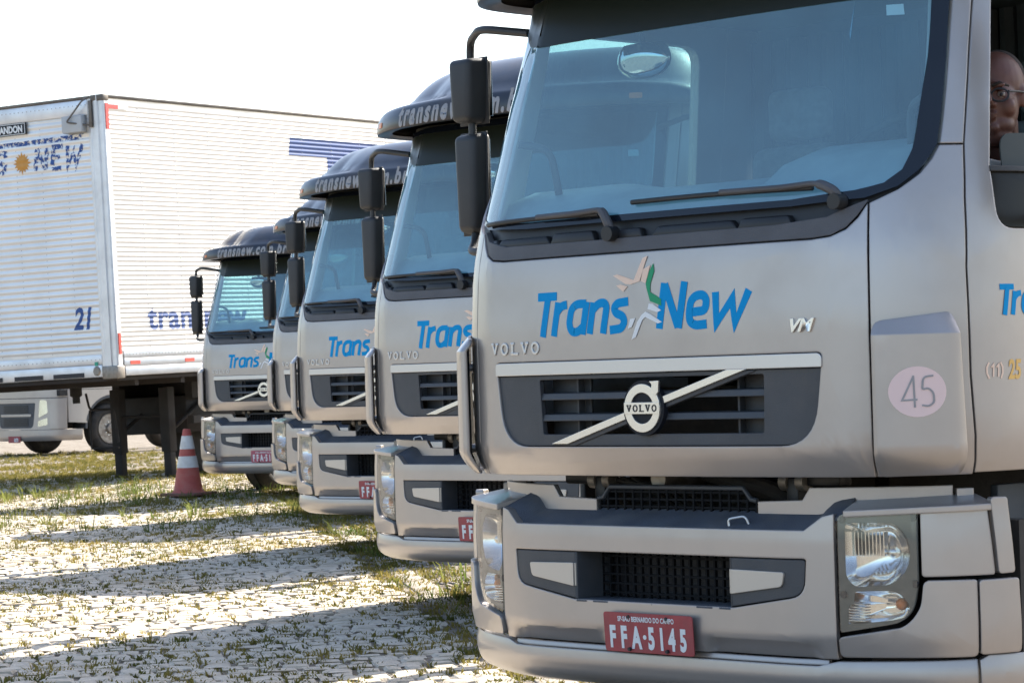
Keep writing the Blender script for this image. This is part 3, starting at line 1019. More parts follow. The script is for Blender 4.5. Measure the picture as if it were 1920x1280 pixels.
    # tread ledge on top
    def ledge(name, u0, u1, o0, o1, zf, m, n=40, th=.012, rise=.006):
        bm = B()
        rg = []
        for i in range(n + 1):
            u = u0 + (u1 - u0) * i / n
            z = zf(abs(u))
            rg.append([bm.verts.new(bumfn()(u, z, o0)), bm.verts.new(bumfn()(u, z + rise, o1)), bm.verts.new(bumfn()(u, z + rise - .01 - th, o1)), bm.verts.new(bumfn()(u, z - th, o0))])
        for a, b in zip(rg, rg[1:]):
            for k in range(4):
                bm.faces.new((a[k], a[(k + 1) % 4], b[(k + 1) % 4], b[k]))
        bm.faces.new(rg[0]); bm.faces.new(rg[-1][::-1])
        return done(name, bm, m, bu, 30)
    zl = lambda a: interp(a, [0, .648, .712, .79, 1.4], [.826, .826, .870, .880, .900])
    ledge('step_tread', -.782, .782, -.014, -.150, zl, M['tread'], 60, .012, .060)
    for s in (1, -1):
        ledge('lamp_top_cover', s * .785, s * 1.262, .002, -.150, lambda a: interp(a, [.7, .76, 1.05, 1.4], [.884, .895, .906, .914]), M['paint'], 30, .02, .030)
        wl = [(.367, .865), (.64, .865), (.75, .885), (1.155, .90), (1.155, .965), (.590, .962), (.556, .922), (.367, .916)]
        panel('step_riser', flip(wl, s), bumfn(), M['paint'], bu, t=.02, off=-.130, du=.05, dv=0)
        panel('riser_end_cap', flip([(1.168, .86), (1.245, .86), (1.245, .955), (1.168, .955)], s), bumfn(), M['paint'], bu, t=.04, off=-.115, du=.03, dv=0)
    # upper mesh guard between the risers
    bm = B()
    ms = bumfn()
    for i in range(19):
        u = -.355 + .71 * i / 18
        zt = interp(abs(u), [0, .30, .345, .36], [.955, .955, .918, .915])
        p = ms(u, (.87 + zt) / 2, -.14)
        box(bm, p, (.007, .010, zt - .87))
    for z in (.892, .917, .942):
        hw = interp(z, [.83, .918, .955], [.355, .345, .298])
        box(bm, ms(0, z, -.142), (2 * hw, .010, .007))
    done('upper_mesh_guard', bm, M['meshbar'], bu, 0)
    bm = B()
    tube(bm, [ms(-.36, .918, -.135), ms(-.335, .922, -.135), ms(-.302, .958, -.135), ms(.302, .958, -.135), ms(.335, .922, -.135), ms(.36, .918, -.135)], .009, 6)
    done('guard_frame', bm, M['plastic'], bu)
    # bezels, inserts
    for s in (1, -1):
        bz = [(.352, .742), (.650, .742), (.641, .631), (.352, .586)]
        bzo = rpoly(bz, [.004, .012, .045, .004])
        b_ = panel('lamp_bezel', flip(bzo, s), BF, M['plastic'], bu, t=.025, off=-.003, dv=0)
        io = rpoly([(.356, .706), (.572, .702), (.563, .656), (.356, .627)], [.002, .01, .014, .002])
        panel('bezel_insert', flip(io, s), BF, M['insert'], b_, t=.01, off=.004, dv=0)
        bm = B()
        vs = [(s * .353, .002), (s * .340, .150), (s * .322, .150), (s * .345, .006)]
        for z in (.583, .744):
            pass
        lo_ = [bm.verts.new((x, y, .584)) for x, y in vs]; hi_ = [bm.verts.new((x, y, .743)) for x, y in vs]
        for k in range(4):
            bm.faces.new((lo_[k], lo_[(k + 1) % 4], hi_[(k + 1) % 4], hi_[k]))
        bm.faces.new(lo_[::-1]); bm.faces.new(hi_)
        done('bezel_return', bm, M['plastic'], b_, 20)
        bm = B()
        vs = [(s * .3535, .000), (s * .3445, .082), (s * .3385, .082), (s * .3475, .0)]
        lo_ = [bm.verts.new((x, y, .6275)) for x, y in vs]; hi_ = [bm.verts.new((x, y, .7055)) for x, y in vs]
        for k in range(4):
            bm.faces.new((lo_[k], lo_[(k + 1) % 4], hi_[(k + 1) % 4], hi_[k]))
        bm.faces.new(lo_[::-1]); bm.faces.new(hi_)
        done('insert_return', bm, M['insert'], b_, 20)
    bm = B()
    for i in range(19):
        x = -.33 + .66 * i / 18
        box(bm, (x, .118, .664), (.007, .012, .165))
    for z in (.600, .631, .662, .693, .724):
        box(bm, (0, .119, z), (.67, .012, .007))
    done('lower_mesh', bm, M['meshbar'], bu, 0)
    bm = B()
    box(bm, (0, .075, .578), (.70, .15, .012), .003)
    done('mesh_floor', bm, M['tread'], bu)
    bm = B()
    box(bm, (0, .19, .66), (1.30, .04, .26))
    done('mesh_backing', bm, M['ink'], bu)
    bm = B()
    box(bm, (0, .085, .7525), (1.16, .13, .010))
    done('mesh_roof', bm, M['plastic'], bu)
    # corner pieces and lamps
    HX = lambda o: [(.760 + (x - .742) * .885, z) for x, z in o]
    Hh = [(.742, .516), (.965, .548), (1.012, .585), (1.032, .66), (1.034, .896), (.742, .884)]
    for s in (1, -1):
        hl = empty('headlight'); hl.parent = bu
        ho = rpoly(HX(Hh), [.012, .05, .03, .05, .02, .02])
        m1 = rpoly([(.768, .845), (.775, .858), (.955, .858), (1.005, .80), (1.000, .72), (.94, .665), (.80, .658), (.768, .69)], [.01, .01, .06, .06, .06, .06, .03, .02])
        m1 = HX(m1)
        m2 = rpoly([(.800, .645), (.955, .647), (1.000, .60), (.985, .567), (.94, .556), (.772, .542), (.775, .60), (.795, .605)], [.01, .05, .04, .02, .02, .01, .01, .01])
        m2 = HX(m2)
        hs = panel('lamp_housing', flip(ho, s), BF, M['lampgrey'], hl, [flip(m1, s), flip(m2, s)], t=.012, off=-.012, du=.05, dv=.08)
        for nm, o, c0 in (('main_reflector', m1, (.912, .762)), ('lower_reflector', m2, (.930, .602))):
            bm = B()
            rings = []
            for k, (sc_, dp) in enumerate(((1.0, .014), (.93, .035), (.78, .06), (.55, .082), (.28, .092))):
                rings.append([bm.verts.new(BF(s * (c0[0] + (x - c0[0]) * sc_), c0[1] + (z - c0[1]) * sc_, -dp)) for x, z in o])
            for a, b in zip(rings, rings[1:]):
                for k in range(len(a)):
                    bm.faces.new((a[k], a[(k + 1) % len(a)], b[(k + 1) % len(a)], b[k]))
            bm.faces.new(rings[-1])
            done(nm, bm, M['chrome'], hl, 30)
            bm = B()
            p = BF(s * (c0[0] + .02), c0[1], -.06)
            bmesh.ops.create_icosphere(bm, subdivisions=2, radius=.020, matrix=Matrix.Translation(p))
            done('bulb', bm, M['badge'] if nm[0] == 'm' else M['orange'], hl, 60)
        bm = B()
        for k in range(7):
            z = .553 + k * .0085
            box(bm, BF(s * .815, z, -.030), (.075, .03, .003))
        done('lens_ribs', bm, M['badge'], hl, 0)
        bm = B()
        for k in range(9):
            u = .81 + k * .012
            box(bm, BF(s * u, .79, -.052), (.0035, .02, .075))
        done('reflector_flutes', bm, M['chrome'], hl, 0)
        panel('lamp_lens', flip(rpoly([(x + (.003 if x < .85 else -.003), z) for x, z in HX(Hh)], [.012, .05, .03, .05, .02, .02]), s), BF, M['lens'], hl, t=0, off=.0005, du=.05, dv=.1)
        for (uu, zz) in ((.775, .868), (1.003, .872), (.775, .635), (1.005, .668)):
            bm = B()
            lathe(bm, [(-.004, .012), (.003, .012), (.003, 0)], 'Y', BF(s * uu, zz, -.012), 10)
            done('lamp_screw', bm, M['ink'], hl)
        uc = rpoly([(1.028, .690), (1.258, .692), (1.238, .908), (1.028, .898)], .012)
        panel('bumper_corner_upper', flip(uc, s), BF, M['paint'], bu, t=.03, off=.0, du=.03, dv=.06)
        lc = rpoly([(.762, .440), (1.194, .442), (1.194, .680), (1.034, .680), (1.024, .60), (.998, .560), (.965, .535), (.762, .503)], [.02, .02, .01, .02, .02, .02, .02, .015])
        panel('bumper_corner_lower', flip(lc, s), BF, M['paint'], bu, t=.03, off=.012, du=.03, dv=.06)
        oc = rpoly([(1.266, .694), (1.322, .696), (1.305, .93), (1.248, .93)], .012)
        panel('bumper_end_upper', flip(oc, s), BF, M['paint'], bu, t=.03, off=.010, du=.03, dv=.06)
        oc = rpoly([(1.200, .448), (1.338, .450), (1.330, .680), (1.200, .678)], .012)
        panel('bumper_end_lower', flip(oc, s), BF, M['paint'], bu, t=.03, off=.016, du=.03, dv=.06)
    VB = bumfn(lambda u, z: -.024 - interp(z, [.285, .30, .325, .37, .405, .435], [.085, .045, .012, 0, .002, .010]))
    def gridpanel(name, u0, u1, zlo, zhi, fn, m, t, off, nu, nz):
        bm = B()
        grid = []
        for lay in (off, off - t):
            grid.append([[bm.verts.new(fn(u, zlo(abs(u)) + (zhi(abs(u)) - zlo(abs(u))) * k / nz, lay)) for k in range(nz + 1)] for u in [u0 + (u1 - u0) * i / nu for i in range(nu + 1)]])
        for li, G in enumerate(grid):
            for a, b in zip(G, G[1:]):
                for k in range(nz):
                    bm.faces.new((a[k], b[k], b[k + 1], a[k + 1]))
        A, C = grid
        for i in range(nu):
            bm.faces.new((A[i][0], C[i][0], C[i + 1][0], A[i + 1][0])); bm.faces.new((A[i][nz], A[i + 1][nz], C[i + 1][nz], C[i][nz]))
        for k in range(nz):
            bm.faces.new((A[0][k], A[0][k + 1], C[0][k + 1], C[0][k])); bm.faces.new((A[nu][k], C[nu][k], C[nu][k + 1], A[nu][k + 1]))
        return done(name, bm, m, bu, 30)
    gridpanel('bumper_valance', -1.194, 1.194, lambda a: .29, lambda a: interp(a, [.70, .73, 1.2], [.410, .425, .433]), VB, M['paint'], .03, .02, 70, 9)
    panel('valance_lip', [(-.712, .412), (.712, .412), (.712, .428), (-.712, .428)], VB, M['paint'], bu, t=.02, off=.004, du=.05, dv=0)
    for s in (1, -1):
        panel('valance_end', flip([(1.200, .30), (1.36, .30), (1.36, .445), (1.23, .445), (1.200, .430)], s), VB, M['paint'], bu, t=.03, off=.030, du=.04, dv=.03)
    bm = B()
    box(bm, (0, .50, .60), (2.30, .08, .50))
    done('bumper_frame', bm, M['under'], bu)
    bm = B()
    box(bm, (0, .36, .44), (1.5, .30, .16), .01)
    done('front_crossmember', bm, M['under'], bu)
    # tow hook ring on the tread
    bm = B()
    p = Vector((.365, .06, .835))
    tube(bm, arc_path([p + Vector((-.055, -.01, .0)), p + Vector((-.06, -.01, .028)), p + Vector((.005, .0, .038)), p + Vector((.022, .01, -.01))], .014), .0045, 6)
    done('pull_ring', bm, M['strip'], bu)
    # plate board
    pl = panel('licence_plate', rpoly([(-.2, .417), (.2, .417), (.2, .549), (-.2, .549)], .012), lambda u, z, off: Vector((u, -.020 - off + (z - .483) * -.06, z)), M['plate'], T, t=.004, off=0, du=0, dv=0)
    bm = B()
    box(bm, (0, -.006, .483), (.30, .016, .09))
    done('plate_bracket', bm, M['black'], pl)
    for x in (-.085, .085):
        for z in (.535, .428):
            bm = B()
            lathe(bm, [(-.027, 0), (-.027, .006), (-.018, .007)], 'Y', (x, 0, z), 8)
            done('plate_screw', bm, M['ink'], pl)

    # ---- hinge gap under the front panel
    for s in (1, -1):
        for x in (.40, .47):
            bm = B()
            lathe(bm, [(x * s - .016, .030), (x * s + .016, .030), (x * s + .018, .022), (x * s + .018, 0)], 'X', (0, .24, .975), 18)
            done('hinge_bush', bm, M['steel'], T)
        bm = B()
        box(bm, (s * .435, .25, .93), (.05, .06, .12), .008)
        box(bm, (s * .55, .27, .985), (.14, .07, .05), .01)
        done('hinge_bracket', bm, M['black'], T)
    bm = B()
    lathe(bm, [(.16, .034), (.20, .036), (.22, .030)], 'Y', (-.10, 0, .985), 20)
    tube(bm, [(-.10, .2, .985), (-.10, .5, .985)], .03, 10)
    done('filler_cap', bm, M['steel'], T)
    bm = B()
    tube(bm, arc_path([(.0, .30, 1.0), (.2, .28, .965), (.34, .29, .93), (.38, .40, .80)], .08), .032, 10)
    done('coolant_hose', bm, M['under'], T)
    bm = B()
    for k in range(5):
        tube(bm, arc_path([(-.62 + k * .05, .30, 1.04), (-.5 + k * .06, .25, .985 - .008 * k), (-.25 + k * .03, .27, .96), (-.2 + k * .05, .4, .85)], .06), .008, 6)
    done('cable_loom', bm, M['under'], T)
    bm = B()
    for k in range(14):
        box(bm, (0, .40, .72 + k * .035), (.86, .03, .010))
    box(bm, (0, .45, .98), (.95, .06, .62))
    done('radiator', bm, M['under'], T, 0)
    bm = B()
    box(bm, (0, 1.05, 1.06), (1.96, 1.20, .10), .02)
    done('cab_underside', bm, M['under'], T)
    bm = B()
    box(bm, (0, 1.2, .82), (.80, 1.3, .5), .05)
    done('engine', bm, M['under'], T)
    for s in (1, -1):
        bm = B()
        box(bm, (s * .42, 4.0, .86), (.08, 6.6, .26))
        done('chassis_rail', bm, M['rust'], T)
        make_wheel(T, (s * 1.02, 1.45, .50), s)
        make_wheel(T, (s * .93, 5.3, .50), s, detail=False)
        make_wheel(T, (s * .60, 5.3, .50), -s, detail=False)
        # steps behind the bumper, arch liner
        bm = B()
        box(bm, (s * 1.05, .80, .66), (.26, .34, .06), .01)
        box(bm, (s * 1.05, .80, .42), (.28, .34, .06), .01)
        box(bm, (s * .93, .82, .66), (.03, .36, .58), .005)
        done('entry_step', bm, M['plastic'], T)
        bm = B()
        n = 18
        rg = []
        for k in range(n + 1):
            a = pi * (.02 + .96 * k / n)
            rg.append([bm.verts.new((s * xx, 1.45 + rr * cos(a), .52 + rr * sin(a))) for xx, rr in ((.82, .545), (1.12, .545), (1.12, .565), (.82, .565))])
        for a, b in zip(rg, rg[1:]):
            for k in range(4):
                bm.faces.new((a[k], a[(k + 1) % 4], b[(k + 1) % 4], b[k]))
        bm.faces.new(rg[0]); bm.faces.new(rg[-1][::-1])
        done('mudguard', bm, M['plastic'], T)
    bm = B()
    tube(bm, [(-.95, 1.45, .5), (.95, 1.45, .5)], .06, 12)
    done('front_axle', bm, M['under'], T)
    bm = B()
    tube(bm, [(-.9, 5.3, .5), (.9, 5.3, .5)], .08, 12)
    bmesh.ops.create_icosphere(bm, subdivisions=2, radius=.2, matrix=Matrix.Translation((0, 5.3, .5)))
    done('rear_axle', bm, M['under'], T)
    for s, ln in ((1, 1.1), (-1, .8)):
        bm = B()
        box(bm, (s * .88, 3.1, .72), (.50, ln, .50), .08, 0, None, 4)
        done('fuel_tank', bm, M['alu_rail'], T)
    return T

def plate_text(truck, chars, town=True, m='plate'):
    pl = [c for c in truck.children if c.name.split('.')[0] == 'licence_plate'][0]
    fn = lambda u, z, off: Vector((u, -.020 - off + (z - .483) * -.06, z))
    adv = [-.176, -.125, -.073, -.018, -.001, .045, .091, .141]
    for ch, x in zip(chars, adv):
        if ch == ' ': continue
        if ch == '.':
            sheet('plate_character', fill2d(circle(-.016, .470, .008, 12)), fn, M['white'], pl, t=.0008, off=.0012, du=0, dv=0)
            continue
        sheet('plate_character', place2d(text2d(ch, .098, .60, 0, .0045), x, .434), fn, M['white'], pl, t=.0008, off=.0012, du=0, dv=0)
    if town:
        sheet('plate_town', place2d(text2d('SP-SAO BERNARDO DO CAMPO', .0235, .72, 0, .0006, 1.05), -.135, .520), fn, M['white'], pl, t=.0008, off=.0012, du=0, dv=0)
    if m != 'plate':
        pl.data = pl.data.copy()
        pl.data.materials[0] = M[m]

GRP = 'silver trucks parked side by side in a row'
t1 = make_truck()
LAB = [
 'nearest silver truck with round 45 sticker and a man in its cab',
 'second nearest silver truck, directly behind the mirrors of the truck marked 45',
 'third silver truck in the row, yellowed headlight, between second truck and barely visible fourth',
 'mostly hidden fourth silver truck squeezed between the third truck and the farthest one',
 'farthest silver truck of the row, beside the red and white traffic cone',
]
POSE = [(0, 0, 0, 0), (-4.4558, 3.4956, .0309, .0600), (-8.8129, 6.5496, .0401, .0876), (-12.9595, 9.7354, .0594, .1537), (-17.2256, 12.2523, .0263, .2422)]
trucks = [t1]
for p in POSE[1:]:
    trucks.append(copy_tree(t1))
for t, p, l in zip(trucks, POSE, LAB):
    t.location = p[:3]
    t.rotation_euler = (0, 0, p[3])
    tag(t, l, 'truck', GRP)
plate_text(trucks[0], 'FFA.5145')
plate_text(trucks[1], 'FFA')
plate_text(trucks[2], 'FFA.')
plate_text(trucks[4], 'FFA.51', True, 'plate_pale')
for t in trucks[1:]:
    for ch in t.children:
        if ch.name.split('.')[0] == 'corner_deflector':
            for g in list(ch.children):
                if g.name.split('.')[0] in ('number_disc', 'number_lettering'):
                    bpy.data.objects.remove(g)

# ------------------------------------------------------------------ ground, kerb, paving
K0 = Vector((-9.118, 6.7245)); KD = Vector((.81015, -.58623)); KN = Vector((-.58623, -.81015))
def gz(x, y):
    s = (x * -.81 + y * .586)
    z = interp(s, [-30, 0, 5.7, 11, 16, 21, 30, 46, 80], [0, 0, .03, .04, .058, .03, .03, -.02, -.02])
    z += .09 * math.exp(-((x + 21.8) ** 2 + (y - 15.0) ** 2) / 16.0)
    return z

def ground_material():
    m = bpy.data.materials.new('gravel_and_soil')
    m.use_nodes = True
    t = m.node_tree
    b = t.nodes['Principled BSDF']
    b.inputs['Roughness'].default_value = 0.95
    tc = t.nodes.new('ShaderNodeTexCoord')
    def nz(sc_, det, rough=.6):
        n = t.nodes.new('ShaderNodeTexNoise')
        n.inputs['Scale'].default_value = sc_
        n.inputs['Detail'].default_value = det
        n.inputs['Roughness'].default_value = rough
        t.links.new(tc.outputs['Object'], n.inputs['Vector'])
        return n
    n1 = nz(3.0, 8); n2 = nz(45, 6, .7)
    v = t.nodes.new('ShaderNodeTexVoronoi')
    v.inputs['Scale'].default_value = 28
    t.links.new(tc.outputs['Object'], v.inputs['Vector'])
    r1 = t.nodes.new('ShaderNodeValToRGB')
    e = r1.color_ramp.elements
    e[0].position = .35; e[0].color = (.16, .125, .085, 1)
    e[1].position = .68; e[1].color = (.33, .29, .245, 1)
    t.links.new(n1.outputs['Fac'], r1.inputs['Fac'])
    mx = t.nodes.new('ShaderNodeMix'); mx.data_type = 'RGBA'; mx.blend_type = 'MULTIPLY'
    mx.inputs['Factor'].default_value = .75
    t.links.new(r1.outputs['Color'], mx.inputs[6])
    r2 = t.nodes.new('ShaderNodeValToRGB')
    r2.color_ramp.elements[0].position = .3; r2.color_ramp.elements[0].color = (.45, .43, .40, 1)
    r2.color_ramp.elements[1].position = .75; r2.color_ramp.elements[1].color = (1.0, 1.0, 1.0, 1)
    t.links.new(n2.outputs['Fac'], r2.inputs['Fac'])
    t.links.new(r2.outputs['Color'], mx.inputs[7])
    t.links.new(mx.outputs[2], b.inputs['Base Color'])
    bp = t.nodes.new('ShaderNodeBump')
    bp.inputs['Strength'].default_value = .9
    bp.inputs['Distance'].default_value = .02
    t.links.new(v.outputs['Distance'], bp.inputs['Height'])
    t.links.new(bp.outputs[0], b.inputs['Normal'])
    return m

ax = sorted(set([-1500, -900, -500, -300, -200, -140, -100, -75, -60] + [x * 1.0 for x in range(-50, 31)] + [36, 45, 60, 85, 130, 200, 320, 500, 900, 1500]))
verts = []
for y in ax:
    for x in ax:
        verts.append((x, y, gz(x, y)))
n = len(ax)
faces = [(j * n + i, j * n + i + 1, (j + 1) * n + i + 1, (j + 1) * n + i) for j in range(n - 1) for i in range(n - 1)]
me = bpy.data.meshes.new('ground')
me.from_pydata(verts, [], faces)
ground = tag(link('ground', me, ground_material(), None, 60), kind='structure')

M['stone'] = mat('granite_sett', (.52, .455, .365), .9, 0, 0, 0, .22, 14, .7, 70, dirt=(.33, .26, .17), dirt_amt=.7, dscale=1.6)
M['kerbstone'] = mat('concrete_kerb', (.34, .30, .25), .9, 0, 0, .006, .2, 6, .5, 80, dirt=(.20, .16, .11), dirt_amt=.8, dscale=3)
M['pebble'] = mat('pebble', (.30, .265, .23), .85, 0, 0, 0, .4, 30)

def stone_geo(l, wd, h, rr):
    # small block: bottom ring, shoulder ring, uneven top
    vs, fs = [], []
    j = lambda a: (rr.random() - .5) * a
    base = [(-l / 2, -wd / 2), (l / 2, -wd / 2), (l / 2, wd / 2), (-l / 2, wd / 2)]
    for k, (x, y) in enumerate(base):
        vs.append((x + j(.02), y + j(.02), -.03))
    for x, y in base:
        vs.append((x * .97 + j(.030), y * .97 + j(.034), h * .45 + j(.004)))
    for x, y in base:
        vs.append((x * .82 + j(.030), y * .84 + j(.034), h + j(.006)))
    for a in (0, 4):
        for k in range(4):
            fs.append((a + k, a + (k + 1) % 4, a + 4 + (k + 1) % 4, a + 4 + k))
    vs.append((j(.02), j(.02), h + .004 + j(.004)))
    for k in range(4):
        fs.append((8 + k, 8 + (k + 1) % 4, 12))
    return vs, fs

rs_ = random.Random(5)
stones = []
row = 0
pitch = .150
v0 = -14.0
ang_ = atan2(KN.y, KN.x)
while v0 < 27:
    u0 = .14 + rs_.random() * .12
    drift = .012 * sin(v0 * 1.7)
    while u0 < 13.0:
        l = .09 + rs_.random() * .10
        p = K0 + KD * (v0 * -1.0 + 9.0 + drift) * 1.0 + KN * (u0 + l / 2)
        d = Vector((p.x - CAM.x, p.y - CAM.y, 0))
        dep = d.x * F_.x + d.y * F_.y
        lat = d.x * R_.x + d.y * R_.y
        if 9.5 < dep < 37 and -.192 * dep - 1.3 < lat < .03 * dep + .6:
            stones.append((dep, p.x, p.y, l - .012, pitch - .012 + (rs_.random() - .5) * .012, .017 + rs_.random() * .005))
        u0 += l
    v0 += pitch
    row += 1
stones.sort()
def in_view(s):
    dep, x, y = s[:3]
    d = Vector((x - CAM.x, y - CAM.y, 0))
    lat = d.x * R_.x + d.y * R_.y
    return abs(lat) < .19 * dep and dep > 11.7
vis = [s for s in stones if in_view(s)][:300]
vis_ids = {id(s) for s in vis}
variants = []
for k in range(10):
    v_, f_ = stone_geo(.128, .138, .020, rs_)
    me = bpy.data.meshes.new('cobblestone')
    me.from_pydata(v_, [], f_)
    me.materials.append(M['stone'])
    variants.append(me)
for s in vis:
    o = bpy.data.objects.new('cobblestone', rs_.choice(variants))
    col.objects.link(o)
    o.parent = ground
    o.location = (s[1], s[2], gz(s[1], s[2]) + s[5] - .030)
    o.rotation_euler = ((rs_.random() - .5) * .028, (rs_.random() - .5) * .028, ang_ + (rs_.random() - .5) * .08 + (pi if rs_.random() < .5 else 0))
    o.scale = (s[3] / .128, s[4] / .138, 1)
allv, allf = [], []
for s in stones:
    if id(s) in vis_ids: continue
    v_, f_ = stone_geo(s[3], s[4], .022, rs_)
    a = ang_ + (rs_.random() - .5) * .08
    tx, ty = (rs_.random() - .5) * .028, (rs_.random() - .5) * .028
    ca, sa = cos(a), sin(a)
    b0 = len(allv)
    g0 = gz(s[1], s[2]) + s[5] - .030
    allv += [(s[1] + x * ca - y * sa, s[2] + x * sa + y * ca, g0 + z + x * ty + y * tx) for x, y, z in v_]
    allf += [tuple(i + b0 for i in f) for f in f_]
me = bpy.data.meshes.new('cobblestones')
me.from_pydata(allv, [], allf)
o = link('cobblestones', me, M['stone'], ground, 0)
o['kind'] = 'stuff'

# kerb: a line of flush concrete blocks
kb = empty('kerb'); tag(kb, kind='structure')
t_ = -20.0
while t_ < 9:
    ln = .95 + rs_.random() * .1
    p = K0 + KD * (t_ + ln / 2)
    bm = B()
    box(bm, (0, 0, 0), (ln - .015, .17, .16), .012)
    kq = done('kerb_stone', bm, M['kerbstone'], kb, 40)
    kq.location = (p.x, p.y, gz(p.x, p.y) - .08 + .006 + (rs_.random() - .5) * .016)
    kq.rotation_euler = ((rs_.random() - .5) * .05, (rs_.random() - .5) * .01, atan2(KD.y, KD.x) + (rs_.random() - .5) * .02)
    t_ += ln

# loose gravel behind the kerb
gv, gf = [], []
ico = bmesh.new(); bmesh.ops.create_icosphere(ico, subdivisions=1, radius=1)
iv = [v.co.copy() for v in ico.verts]; if_ = [tuple(v.index for v in f.verts) for f in ico.faces]; ico.free()
for k in range(4200):
    tt = -9 + 16 * rs_.random(); nn = -.12 - 2.2 * rs_.random() ** 1.5
    p = K0 + KD * tt + KN * nn
    r = .006 + .016 * rs_.random() ** 2
    b0 = len(gv)
    g0 = gz(p.x, p.y)
    sx, sy = .7 + rs_.random() * .7, .7 + rs_.random() * .7
    gv += [(p.x + c.x * r * sx, p.y + c.y * r * sy, g0 + c.z * r * .7 + r * .2) for c in iv]
    gf += [tuple(i + b0 for i in f) for f in if_]
me = bpy.data.meshes.new('gravel')
me.from_pydata(gv, [], gf)
tag(link('gravel', me, M['pebble'], None, 60), 'loose pale gravel scattered behind the concrete kerb under the trucks', 'gravel', kind='stuff')

# grass in the joints
def grass_material(name, c1, c2):
    m = bpy.data.materials.new(name)
    m.use_nodes = True
    t = m.node_tree
    for nn in list(t.nodes): t.nodes.remove(nn)
    o = t.nodes.new('ShaderNodeOutputMaterial')
    df = t.nodes.new('ShaderNodeBsdfDiffuse'); tl = t.nodes.new('ShaderNodeBsdfTranslucent')
    mx = t.nodes.new('ShaderNodeMixShader'); mx.inputs[0].default_value = .45
    tc = t.nodes.new('ShaderNodeTexCoord'); nz = t.nodes.new('ShaderNodeTexNoise')
    nz.inputs['Scale'].default_value = 2.3; nz.inputs['Detail'].default_value = 5
    t.links.new(tc.outputs['Object'], nz.inputs['Vector'])
    r = t.nodes.new('ShaderNodeValToRGB')
    r.color_ramp.elements[0].position = .38; r.color_ramp.elements[0].color = (*c1, 1)
    r.color_ramp.elements[1].position = .62; r.color_ramp.elements[1].color = (*c2, 1)
    t.links.new(nz.outputs['Fac'], r.inputs['Fac'])
    t.links.new(r.outputs['Color'], df.inputs[0]); t.links.new(r.outputs['Color'], tl.inputs[0])
    t.links.new(df.outputs[0], mx.inputs[1]); t.links.new(tl.outputs[0], mx.inputs[2])
    t.links.new(mx.outputs[0], o.inputs[0])
    return m
M['grass'] = grass_material('short_grass', (.10, .105, .028), (.27, .215, .065))
M['weed'] = grass_material('tall_weeds', (.08, .12, .03), (.20, .21, .06))

def blades(V, Fc, x, y, z, nb, h, spread, rr):
    for _ in range(nb):
        a = rr.random() * 2 * pi
        r0 = spread * sqrt(rr.random())
        bx_, by_ = x + r0 * cos(a), y + r0 * sin(a)
        hh = h * (.45 + .75 * rr.random())
        la = a + (rr.random() - .5) * 2.0
        ln = hh * (.4 + 1.1 * rr.random())
        wd = .0025 + .0035 * rr.random()
        wx, wy = -sin(la) * wd, cos(la) * wd
        b0 = len(V)
        V += [(bx_ - wx, by_ - wy, z), (bx_ + wx, by_ + wy, z),
              (bx_ + ln * .35 * cos(la) - wx * .8, by_ + ln * .35 * sin(la) - wy * .8, z + hh * .65), (bx_ + ln * .35 * cos(la) + wx * .8, by_ + ln * .35 * sin(la) + wy * .8, z + hh * .65),
              (bx_ + ln * cos(la), by_ + ln * sin(la), z + hh * .95)]
        Fc += [(b0, b0 + 1, b0 + 3, b0 + 2), (b0 + 2, b0 + 3, b0 + 4)]
V, Fc = [], []
W_, Wf = [], []
rg_ = random.Random(21)
for k in range(34000):
    dep = 10.5 + 46 * rg_.random() ** .95
    lat = (-.20 * dep - .6) + (.20 * dep + .6 + .02 * dep + .4) * rg_.random()
    p = Vector((CAM.x, CAM.y)) + Vector((F_.x, F_.y)) * dep + Vector((R_.x, R_.y)) * lat
    kd_ = (p - K0).dot(KN)
    if kd_ < -1.2: continue
    nn = noise.noise((p.x * .55, p.y * .55, 0)) + .5 * noise.noise((p.x * 1.7, p.y * 1.7, 3))
    dens = interp(dep, [10, 17, 21, 25, 32, 50, 57], [.34, .34, .38, .50, .58, .40, .1])
    if abs(kd_) < .32: dens += .75
    if kd_ < -.12: dens -= .25
    if nn * .8 + dens < rg_.random() * .75: continue
    hgt = interp(dep, [10, 18, 24, 34], [.022, .025, .032, .042]) * (.6 + rg_.random())
    blades(V, Fc, p.x, p.y, gz(p.x, p.y), 7 + int(6 * rg_.random()), hgt, .045, rg_)
me = bpy.data.meshes.new('grass'); me.from_pydata(V, [], Fc)
tag(link('grass', me, M['grass'], None, 0), 'short dry grass growing in the joints of the cobbled yard', 'grass', kind='stuff')
SPOTS = []
for k in range(48):                      # weeds along the kerb
    tt = -9.5 + 15 * rg_.random()
    SPOTS.append((K0 + KD * tt + KN * (-.25 + .5 * rg_.random()), .05 + .07 * rg_.random(), 16))
for k in range(70):                      # weeds by the cone and the far trucks
    SPOTS.append((Vector((-17.2 - 4.2 * rg_.random(), 10.0 + 3.2 * rg_.random())), .08 + .13 * rg_.random(), 14))
for k in range(26):
    SPOTS.append((Vector((-12.6 - 3.4 * rg_.random(), 7.2 + 2.6 * rg_.random())), .08 + .11 * rg_.random(), 14))
for p, h, nb in SPOTS:
    blades(W_, Wf, p.x, p.y, gz(p.x, p.y), nb, h, .09, rg_)
for tx, off, h in ((3.15, -.30, .30), (3.35, -.35, .26), (3.05, -.22, .34)):     # a few tall stalks under the second truck
    p = K0 + KD * tx + KN * off
    blades(W_, Wf, p.x, p.y, gz(p.x, p.y), 7, h, .05, rg_)
me = bpy.data.meshes.new('weeds'); me.from_pydata(W_, [], Wf)
tag(link('weeds', me, M['weed'], None, 0), 'taller green weeds along the kerb and around the cone', 'weeds', kind='stuff')

